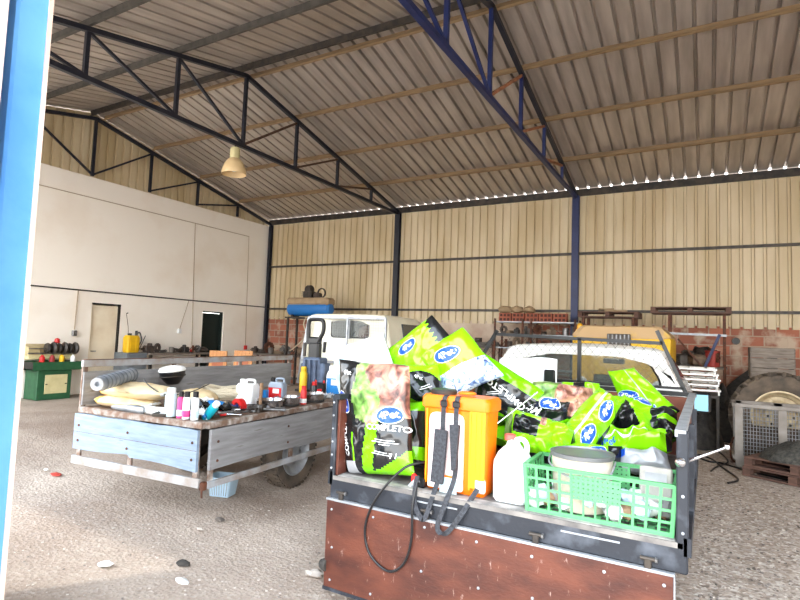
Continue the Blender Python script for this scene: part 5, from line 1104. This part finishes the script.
def pallet(label, p, rz, L=1.2, D=.8, m=palletwood, group=None):
    t = thing('wooden_pallet', label, 'pallet', p, rz, group)
    for y in (-D/2+.05, 0, D/2-.05): mb = MB(); mb.box((0, y, .012), (L, .1, .022), m); [mb.box((x, y, .062), (.09, .1, .078), m) for x in (-L/2+.045, 0, L/2-.045)]; mb.build('runner', t, 0)
    for k in range(6): mb = MB(); mb.box((0, -D/2+.05+(D-.1)*k/5, .113), (L, .10, .022), m, None, .003); mb.build('deck_slat', t, 0)
    return t
pz = uY(600, 318, -.9).z
pallet('brown wooden pallet laid flat on posts right of the blue column, loaded with tan boards', (10.93, -.9, pz), 0, 1.22, .7)
for k, (x, z, w) in enumerate(((11.0, .13, .6), (11.05, .16, .45), (10.85, .19, .3))):
    mb = MB(); mb.box((x, -.9, pz+z+.0), (w, .3+.05*k, .03), cardboard, Rz(.1*k), .004); tag(mb.build('tan_board', smooth=0), 'tan board on the raised pallet right of the blue column, %s' % ('bottom', 'middle', 'top one')[k], 'board', 'tan boards on the raised pallet')
t = thing('post_stand', 'rusty posts propping up the loaded pallet beside the blue column', 'stand', (10.93, -.9, 0))
for x in (-.5, .5):
    for y in (-.3, .3): mb = MB(); mb.box((x, y, pz/2-.002), (.06, .06, pz-.004), rust); mb.build('post', t, 0)
pl_, pr_ = uY(652, 314, -1.5), uY(731, 314, -1.5)
pallet('empty brown wooden pallet resting high on thin posts against the ribbed wall', ((pl_.x+pr_.x)/2, -1.5, pl_.z-.0), 0, pr_.x-pl_.x, .7)
hx = (pl_.x+pr_.x)/2; ww = pr_.x-pl_.x
t = thing('pipe_rack', 'rusty pipe rack with a white shelf bar carrying the empty pallet', 'rack', (hx, -1.5, 0))
for x in (-ww*.26, ww*.42):
    for y in (-.3, .3): mb = MB(); mb.box((x, y, (pl_.z-.004)/2), (.038, .038, pl_.z-.004), rust); mb.build('post', t, 0)
zb_ = uY(700, 334, -1.8).z
mb = MB(); mb.bar((-ww*.3, -.33, zb_), (ww*.44, -.33, zb_-.02), .03, .04, galv); mb.build('cross_bar', t, 0)
zc_ = uY(700, 366, -1.5).z
mb = MB(); mb.box((0.1, 0, zc_-.02), (ww*.75, .6, .04), woodgrey); mb.build('shelf_board', t, 0)
mb = MB(); mb.bar((.25, -.32, zc_), (ww*.36, -.34, zb_), .04, .05, blue); mb.bar((.2, -.30, zc_), (-.2, -.34, zb_-.1), .02, .03, rust); mb.build('diagonal_strut', t, 0)
heap = [('cable_coil', .45, 0, 0, 0), ('motor_block', .36, 2, .25, 0), ('folded_sack', .4, 5, .5, 0), ('pipe_bundle', .3, 0, .3, .2), ('gear_wheel', .34, 1, .7, 0), ('cable_coil', .4, 4, .55, .22), ('paint_tin', .42, 1, .72, .0)]
hl = ['dark cable coil at the left of the scrap heap under the empty pallet', 'grey motor casting in the scrap heap under the empty pallet', 'tan cloth bundle in the scrap heap under the empty pallet', 'dark pipes lying on top of the scrap heap under the empty pallet', 'rusty gear wheel at the right of the scrap heap under the empty pallet', 'dark cable coil on top of the scrap heap under the empty pallet', 'red tin at the right of the scrap heap under the empty pallet']
for k, (kd, s, mi, dx, dz) in enumerate(heap): scrap(kd, hl[k], (hx-.35+dx, -1.55+.1*(k % 2), zc_+dz), s, scr_m[mi] if k != 6 else mat('faded_red', (176, 62, 52), .6), k*.6, 'scrap heap under the empty pallet')
# white metal grids stacked on a dark trestle
fl, fr = uY(677, 366, -3.0), uY(716, 366, -3.0); zt_ = fl.z; fw_ = fr.x-fl.x; fx = (fl.x+fr.x)/2
for k in range(5):
    t = thing('steel_grid', ('topmost white tubular steel grid of the stack beside the pickup cab', 'second white steel grid from the top of the stack', 'middle white steel grid of the stack', 'second lowest white steel grid of the stack', 'lowest white steel grid of the stack')[k], 'steel grid', (fx+.01*k, -3.0+.03*k, zt_-.02-.085*k), .04*(k % 3), 'white steel grids stacked behind the pickup')
    mb = MB(); D = .8
    for y in (-D/2, D/2): mb.bar((-fw_/2, y, 0), (fw_/2, y, 0), .025, .03, white)
    for x in (-fw_/2, -fw_/5, fw_/4, fw_/2): mb.bar((x, -D/2, 0), (x, D/2, 0), .022, .028, white)
    for x in (-fw_/2+.02, fw_/2-.02):
        for y in (-D/2, D/2): mb.box((x, y, -.04), (.025, .025, .055), white)
    mb.build('welded_tubes', t, 0)
zs_ = zt_-.02-.34-.072
t = thing('trestle', 'dark steel trestle under the stack of white grids', 'trestle', (fx+.02, -2.95, 0))
for sx in (-1, 1):
    for sy in (-1, 1): mb = MB(); mb.box((sx*fw_/2, sy*.42, (zs_-.04)/2), (.04, .04, zs_-.04), darksteel); mb.build('leg', t, 0)
mb = MB(); mb.box((0, 0, zs_-.02), (fw_+.04, .9, .035), darksteel); mb.build('top_plate', t, 0)
# ================================================================== YELLOW MACHINE BEHIND THE CAB
yl, yr = uY(571, 345, -3.6), uY(672, 345, -3.6); yc = (yl.x+yr.x)/2; yw = yr.x-yl.x; yt = uY(620, 327, -3.6).z
t = thing('farm_machine', 'dusty yellow farm machine with a beacon standing behind the white pickup cab', 'farm machine', (yc, -3.2, 0))
mb = MB(); lo = []
for (y, k, zz) in ((-.42, .86, .02), (-.38, .97, .0), (.0, 1, .0), (.9, 1, 0), (1.1, .9, .05)):
    lo.append([(x*k, y, z - (zz if z > 1 else 0)) for x, z in rpoly([(-yw/2, .55), (yw/2, .55), (yw/2, yt-.18), (yw/2-.22, yt), (-yw/2+.22, yt), (-yw/2, yt-.18)], [.05, .05, .12, .15, .15, .12], 6)])
mb.loft(lo, yellow); mb.poly(lo[0][::-1], yellow); mb.poly(lo[-1], yellow); b = mb.build('body', t, 40)
cap = []
for (y, k, zz) in ((-.45, .9, .02), (-.40, 1.0, .0), (.0, 1.02, .0), (.9, 1.02, 0), (1.12, .92, .03)):
    cap.append([(x*k, y, z-zz) for x, z in rpoly([(-yw/2-.01, yt-.17), (yw/2+.01, yt-.17), (yw/2-.18, yt+.02), (-yw/2+.18, yt+.02)], [.03, .03, .12, .12], 6)])
mb = MB(); mb.loft(cap, yellowdust); mb.poly(cap[0][::-1], yellowdust); mb.poly(cap[-1], yellowdust); mb.build('dusty_roof', t, 40)
mb = MB(); mb.box((0, -.46, yt-.27), (yw*.23, .1, .3), darksteel, None, .01)
for k in range(6): mb.box((-yw*.1+k*yw*.04, -.52, yt-.25), (.02, .02, .24), steel)
mb.box((0, -.45, .9), (yw*.5, .06, .4), darksteel, None, .02); mb.build('engine_grille', t, 0)
for x in (-yw*.38, yw*.38): mb = MB(); mb.lathe([(0, 0), (.09, 0), (.1, .03), (.07, .05), (0, .05)], milky, 18, (x, -.41, .95), Rx(PI/2)); mb.build('headlamp', t)
mb = MB(); mb.lathe([(.07, 0), (.07, .02), (.055, .03), (.055, .1), (.03, .13), (0, .135)], mat('beacon_amber', (240, 176, 20), .3), 16, (-yw*.42, -.3, yt-.08)); mb.build('beacon', t)
for sx in (-1, 1):
    mb = MB(); R_ = .5; mb.lathe([(.25, -.14), (R_*.9, -.16), (R_, -.1), (R_, .1), (R_*.9, .16), (.25, .14)], rubberdust, 32, (sx*(yw/2-.1), 0.2, R_), Ry(PI/2), False); mb.lathe([(0, 0), (.25, 0.02)], rimcream, 24, (sx*(yw/2+.02), .2, R_), Ry(sx*PI/2), False); mb.build('wheel', t)
# ================================================================== RIGHT CORNER: TRACTOR TYRE, CRATE, PALLET
tcx, ty, TRr = 13.70, -3.62, .64
t = thing('tractor_tyre', 'big dusty tractor tyre with a cream rim standing behind the slatted crate', 'tyre', (tcx, ty, TRr), 0, None, (math.radians(-4), 0, 0)); Rk = Rx(PI/2); r = TRr
mb = MB(); mb.lathe([(r*.56, -.13), (r*.66, -.17), (r*.84, -.17), (r*.93, -.15), (r*.95, -.07), (r*.95, .07), (r*.93, .15), (r*.84, .17), (r*.66, .17), (r*.56, .13)], rubberdust, 56, (0, 0, 0), Rk, False)
for k in range(22):
    a = 2*PI*k/22
    for sg in (-1, 1):
        aa = a + (.14 if sg > 0 else 0); M_ = Ry(-aa); c = M_ @ V((r*.955, sg*.085, 0)); mb.box(c, (.075, .18, .05), rubberdust, M_ @ Rx(sg*.55), .008)
mb.build('treaded_casing', t, 35)
mb = MB(); mb.lathe([(r*.57, .14), (r*.585, .165), (r*.55, .17), (r*.53, .14), (r*.50, .08), (r*.47, .06), (r*.45, -.0), (r*.3, -.02)], rimcream, 48, (0, 0, 0), Rk, False); mb.build('rim', t)
mb = MB(); mb.lathe([(r*.3, 0), (r*.36, -.04), (r*.3, -.1), (r*.2, -.13), (r*.1, -.14), (0, -.14)][::1], rimcream, 36, (0, 0, 0), Rx(-PI/2), False)
mb.lathe([(r*.46, 0), (r*.3, 0)], rimcream, 36, (0, .0, 0), Rk, False)
for k in range(8): a = 2*PI*k/8; mb.lathe([(.02, 0), (.02, .03), (0, .03)], darksteel, 6, (math.cos(a)*r*.24, -.12, math.sin(a)*r*.24), Rk)
for k in range(4): a = 2*PI*k/4+.6; mb.box((math.cos(a)*r*.4, -.03, math.sin(a)*r*.4), (.08, .05, .12), rimcream, Ry(-a), .01)
mb.build('hub_disc', t)
bx = uY(773, 362, -2.75)
t = thing('timber_box', 'grey brown slatted timber box leaning on the wall above the tractor tyre', 'box', (bx.x, -2.4, 0)); z0, z1 = 1.15, 1.72
mb = MB(); hh = uY(770, 348, -2.7).z; z1 = hh; z0 = hh-.5
for k in range(3): mb.box((0, -.3, z0+.085+.165*k), (.58, .03, .158), woodgrey, None, .004); mb.box((.29, 0, z0+.085+.165*k), (.03, .6, .158), woodgrey, None, .004); mb.box((-.29, 0, z0+.085+.165*k), (.03, .6, .158), woodgrey)
mb.box((0, 0, z1-.01), (.6, .62, .025), woodgrey, None, .004); mb.box((0, 0, z0), (.58, .6, .03), woodgrey); mb.build('slatted_case', t, 0)
mb = MB()
for x in (-.25, .25):
    for y in (-.25, .25): mb.box((x, y, z0/2), (.07, .07, z0), woodgrey)
mb.build('legs', t, 0)
# dark sheet leaning on the bricks
a = uY(772, 352, -.25); b = uY(738, 392, -.25)
t = thing('dark_sheet', 'black sheet set diagonally over the red bricks left of the timber box', 'sheet', (b.x, -.3, 0)); mb = MB(); dx = a.x-b.x; za, zb2 = a.z, b.z
n_ = 12; vs = []
for j in range(2):
    for i in range(n_+1):
        u = i/n_; ztp = zb2*1+ (za-zb2)*u**.8; vs.append((-.25+(dx+.35)*u, .2-.02*j-.03*math.sin(u*5), ztp)); vs.append((-.25+(dx+.35)*u, -.15-.02*j-.05*math.sin(u*7), 0))
m_ = 2*(n_+1); fs = []
for i in range(n_): fs += [(2*i, 2*i+2, 2*i+3, 2*i+1), (m_+2*i, m_+2*i+1, m_+2*i+3, m_+2*i+2), (2*i, m_+2*i, m_+2*i+2, 2*i+2)]
mb.add(vs, fs, rubber); mb.build('sheet', t, 40)
mb = MB(); hz = uY(736, 341, -.02); mb.lathe([(.055, 0), (.075, 0), (.075, .05), (.055, .05), (.055, 0)], darksteel, 20, (hz.x, .055, hz.z), Rx(PI/2), False); mb.lathe([(0, .0), (.07, .0)], black, 20, (hz.x, .04, hz.z), Rx(PI/2), False); tag(mb.build('wall_duct'), 'dark round duct mouth in the red brick wall', 'duct')
# wire crate with grey wooden frame
cw = 1.05; ch = .86
t = thing('mesh_crate', 'grey slatted crate with wire mesh sides in front of the tractor tyre', 'crate', (13.1+cw/2, -4.25, 0)); cz = .12; CDP = .27; gw = mat('crate_grey_wood', (150, 144, 138), .8, c2=(126, 118, 110), scale=5)
mb = MB(); hh_ = ch-cz
for x in (-cw/2+.05, .02, cw/2-.05): mb.box((x, -CDP, cz+hh_/2), (.1, .03, hh_), gw, None, .004); mb.box((x, CDP, cz+hh_/2), (.1, .03, hh_), gw)
for y in (-CDP-.01, CDP+.01): mb.box((0, y, ch-.02), (cw, .05, .05), gw, None, .004); mb.box((0, y, cz+.02), (cw, .05, .06), gw)
for x in (-cw/2, cw/2): mb.box((x, 0, ch-.02), (.05, 2*CDP, .05), gw); mb.box((x, 0, cz+.02), (.05, 2*CDP, .06), gw)
mb.box((0, 0, cz), (cw, 2*CDP, .03), gw); mb.build('timber_frame', t, 0)
mb = MB()
for k in range(28): x = -cw/2+.04+k*(cw-.08)/27; mb.tube([(x, -CDP+.02, cz), (x, -CDP+.02, ch-.03)], .004, galv, 4)
for k in range(14): z = cz+.05*k+.03; mb.tube([(-cw/2, -CDP+.022, z), (cw/2, -CDP+.022, z)], .004, galv, 4)
for k in range(12): y = -CDP+.03+k*.045; mb.tube([(-cw/2+.01, y, cz), (-cw/2+.01, y, ch-.03)], .004, galv, 4)
mb.build('wire_mesh', t)
for x in (-cw/2+.06, cw/2-.06):
    for y in (-CDP+.04, CDP-.04): mb = MB(); mb.box((x, y, cz/2), (.1, .08, cz), gw); mb.build('foot', t, 0)
mb = MB(); mb.box((0, 0, cz+.22), (cw-.15, .42, .4), scr_m[0], None, .1); mb.build('dark_contents', t)
PR = -.45
for k, lab in enumerate(('brown wooden pallet on the gravel in front of the mesh crate, lower of two', 'brown wooden pallet lying on the lower one in front of the mesh crate')):
    pallet(lab, (13.80+.02*k, -5.02, .125*k+.002), PR, 1.1, .66, palletwood, 'pallets on the gravel')
# dark netting heap on the pallets
def heap_mesh(name, label, cat, p, sx, sy, h, m, seed, kind=None):
    mb = MB(); n1, n2 = 30, 12; vs = []
    for j in range(n2+1):
        for i in range(n1):
            a = 2*PI*i/n1; rr = j/n2; q = 1+.25*noise.noise(V((math.cos(a)*2, math.sin(a)*2, seed))); hh = h*(1-rr**2)**.7*(1+.5*noise.noise(V((math.cos(a)*rr*3, math.sin(a)*rr*3, seed+5)))) if j < n2 else 0
            vs.append((sx*rr*q*math.cos(a), sy*rr*q*math.sin(a), hh + (.025*noise.noise(V((math.cos(a)*rr*11, math.sin(a)*rr*11, seed))) if j < n2 else 0)))
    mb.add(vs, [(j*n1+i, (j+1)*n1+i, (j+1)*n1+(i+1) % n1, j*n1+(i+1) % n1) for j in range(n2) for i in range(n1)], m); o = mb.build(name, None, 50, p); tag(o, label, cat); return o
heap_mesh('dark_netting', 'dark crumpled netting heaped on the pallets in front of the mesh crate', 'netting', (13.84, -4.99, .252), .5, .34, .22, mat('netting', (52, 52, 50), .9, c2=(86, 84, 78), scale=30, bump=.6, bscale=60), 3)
heap_mesh('shade_heap', 'black heap added for the shade and stuff in the gap right of the pickup', 'dark heap', (12.95, -1.85, .0), .5, .55, .8, rubber, 8)  # black shape added to give the shade and stuff of this gap
heap_mesh('shade_heap', 'black heap added for the shade and stuff under the trestle of white grids', 'dark heap', (12.66, -2.98, .0), .33, .5, .55, rubber, 11)  # second black shape, stands in for the dark under the trestle
rg = uZ(731, 462, 0)
t = thing('steel_hoop', 'rusty steel hoop standing at the left end of the pallets', 'hoop', (rg.x+.05, rg.y+.0, 0), 1.2); mb = MB(); mb.tube([(.17*math.cos(a*PI/16), 0, .185+.17*math.sin(a*PI/16)) for a in range(32)], .013, rust, 8, True); mb.build('ring', t)
def gpts(l, z=.012): return [V((p.x, p.y, z)) for p in (uZ(x, y, 0) for x, y in l)]
mb = MB(); mb.tube(smooth_pts(gpts([(694, 456), (708, 462), (722, 464), (745, 471), (775, 478), (815, 488)])), .012, blackplastic, 8); tag(mb.build('black_hose'), 'long black hose running across the gravel towards the right edge', 'hose')
mb = MB(); mb.tube(smooth_pts(gpts([(698, 455), (712, 460), (722, 468), (738, 480), (728, 484)])), .012, blackplastic, 8); tag(mb.build('black_hose'), 'short curled black hose on the gravel beside the pickup', 'hose')
mb = MB(); mb.tube(smooth_pts(gpts([(700, 459), (716, 452), (728, 462), (716, 468), (711, 472)])), .01, blackplastic, 8); tag(mb.build('black_hose'), 'looped thin black hose in front of the steel hoop', 'hose')
# ------------------------------------------------------------------ loose stones and litter on the ground
mb = MB(); r2 = random.Random(3); stm = [mat('stone_pale', (206, 196, 186), .9, c2=(180, 168, 158), scale=20), mat('stone_grey', (150, 140, 132), .9, c2=(120, 110, 104), scale=20), mat('stone_dark', (96, 88, 82), .9)]
def pebble(x, y, s, m):
    vs = []; dirs = [(1, 0, 0), (0, 1, 0), (-1, 0, 0), (0, -1, 0), (.6, .6, .7), (-.6, .6, .6), (-.6, -.6, .7), (.6, -.6, .6)]
    for d in dirs: q = r2.uniform(.7, 1.25); vs.append((x+d[0]*s*q, y+d[1]*s*q, gh(x, y)+.002+d[2]*s*.7*q))
    mb.add(vs, [(0, 1, 4), (1, 2, 5), (2, 3, 6), (3, 0, 7), (0, 4, 7), (1, 5, 4), (2, 6, 5), (3, 7, 6), (4, 5, 6, 7)], m)
for k in range(2600):
    x = r2.uniform(12.7, 15); y = r2.uniform(-11.5, -5.5); pebble(x, y, r2.uniform(.005, .014), stm[r2.choice((0, 0, 1, 1, 2))])
for k in range(1100):
    x = r2.uniform(7.0, 11.2); y = r2.uniform(-12.3, -8.0)
    if x > 9.2 or y < -10.4: pebble(x, y, r2.uniform(.004, .012), stm[r2.choice((0, 0, 1))])
tag(mb.build('gravel', smooth=0), 'loose gravel scattered over the earth floor', 'gravel', kind='stuff')
def litter(name, label, cat, px, py, s, m, grp=None):
    p = uZ(px, py, 0); mb = MB(); n1, n2 = 8, 5; vs = []
    for j in range(n2+1):
        for i in range(n1):
            a = 2*PI*i/n1; b = PI*j/n2-PI/2; d = V((math.cos(a)*math.cos(b), math.sin(a)*math.cos(b), math.sin(b))); q = 1+.5*noise.noise(d*2+V((px, py, 0)))
            vs.append((d.x*s*q, d.y*s*.6*q, max(-.004, d.z*s*.35*q)))
    mb.add(vs, [(j*n1+i, j*n1+(i+1) % n1, (j+1)*n1+(i+1) % n1, (j+1)*n1+i) for j in range(n2) for i in range(n1)], m); o = mb.build(name, None, 30, (p.x, p.y, .004)); tag(o, label, cat, grp)
litter('crumpled_paper', 'crumpled white paper on the earth at the lower left', 'paper', 182, 582, .055, whitefilm)
litter('torn_rag', 'small black torn rag on the earth near the front', 'rag', 183, 564, .06, rubber)
litter('red_scrap', 'flat red plastic scrap on the earth near the blue post', 'scrap', 56, 475, .07, mat('faded_red', (0, 0, 0)))
litter('paper_scrap', 'thin white paper scrap on the earth left of centre', 'paper', 105, 565, .06, whitefilm)
litter('pale_stone', 'pale stone on the earth below the old pickup corner', 'stone', 200, 530, .035, stm[0])
litter('dark_clod', 'dark clod on the earth under the old pickup corner', 'clod', 220, 520, .05, stm[2])
litter('white_stone', 'white stone beside the red plastic scrap', 'stone', 46, 470, .035, whitefilm)
litter('pale_block', 'pale broken block lying beside the lowered brown tailgate', 'block', 314, 575, .07, stm[0])
# ================================================================== LIGHT
w = bpy.data.worlds.new('sky'); sc.world = w; w.use_nodes = True; nt = w.node_tree; bg = nt.nodes['Background']
tc = nt.nodes.new('ShaderNodeTexCoord'); sx = nt.nodes.new('ShaderNodeSeparateXYZ'); rp = nt.nodes.new('ShaderNodeValToRGB'); rp.color_ramp.elements[0].color = (1.0, .98, .94, 1); rp.color_ramp.elements[1].color = (.70, .84, 1, 1); rp.color_ramp.elements[1].position = .8
nt.links.new(tc.outputs['Generated'], sx.inputs[0]); nt.links.new(sx.outputs['Z'], rp.inputs[0]); nt.links.new(rp.outputs[0], bg.inputs['Color']); bg.inputs['Strength'].default_value = 6.4
sl = bpy.data.lights.new('sun', 'SUN'); sl.energy = 1.6; sl.angle = .03; sl.color = (1, .95, .86); so = bpy.data.objects.new('sun', sl); col.objects.link(so)
sd_ = V((.25, .35, -.9)); so.rotation_euler = sd_.to_track_quat('-Z', 'Y').to_euler()
vs_ = sc.view_settings; vs_.view_transform = 'Standard'; vs_.look = 'None'; vs_.exposure = 0.45; vs_.gamma = 1; vs_.use_curve_mapping = False
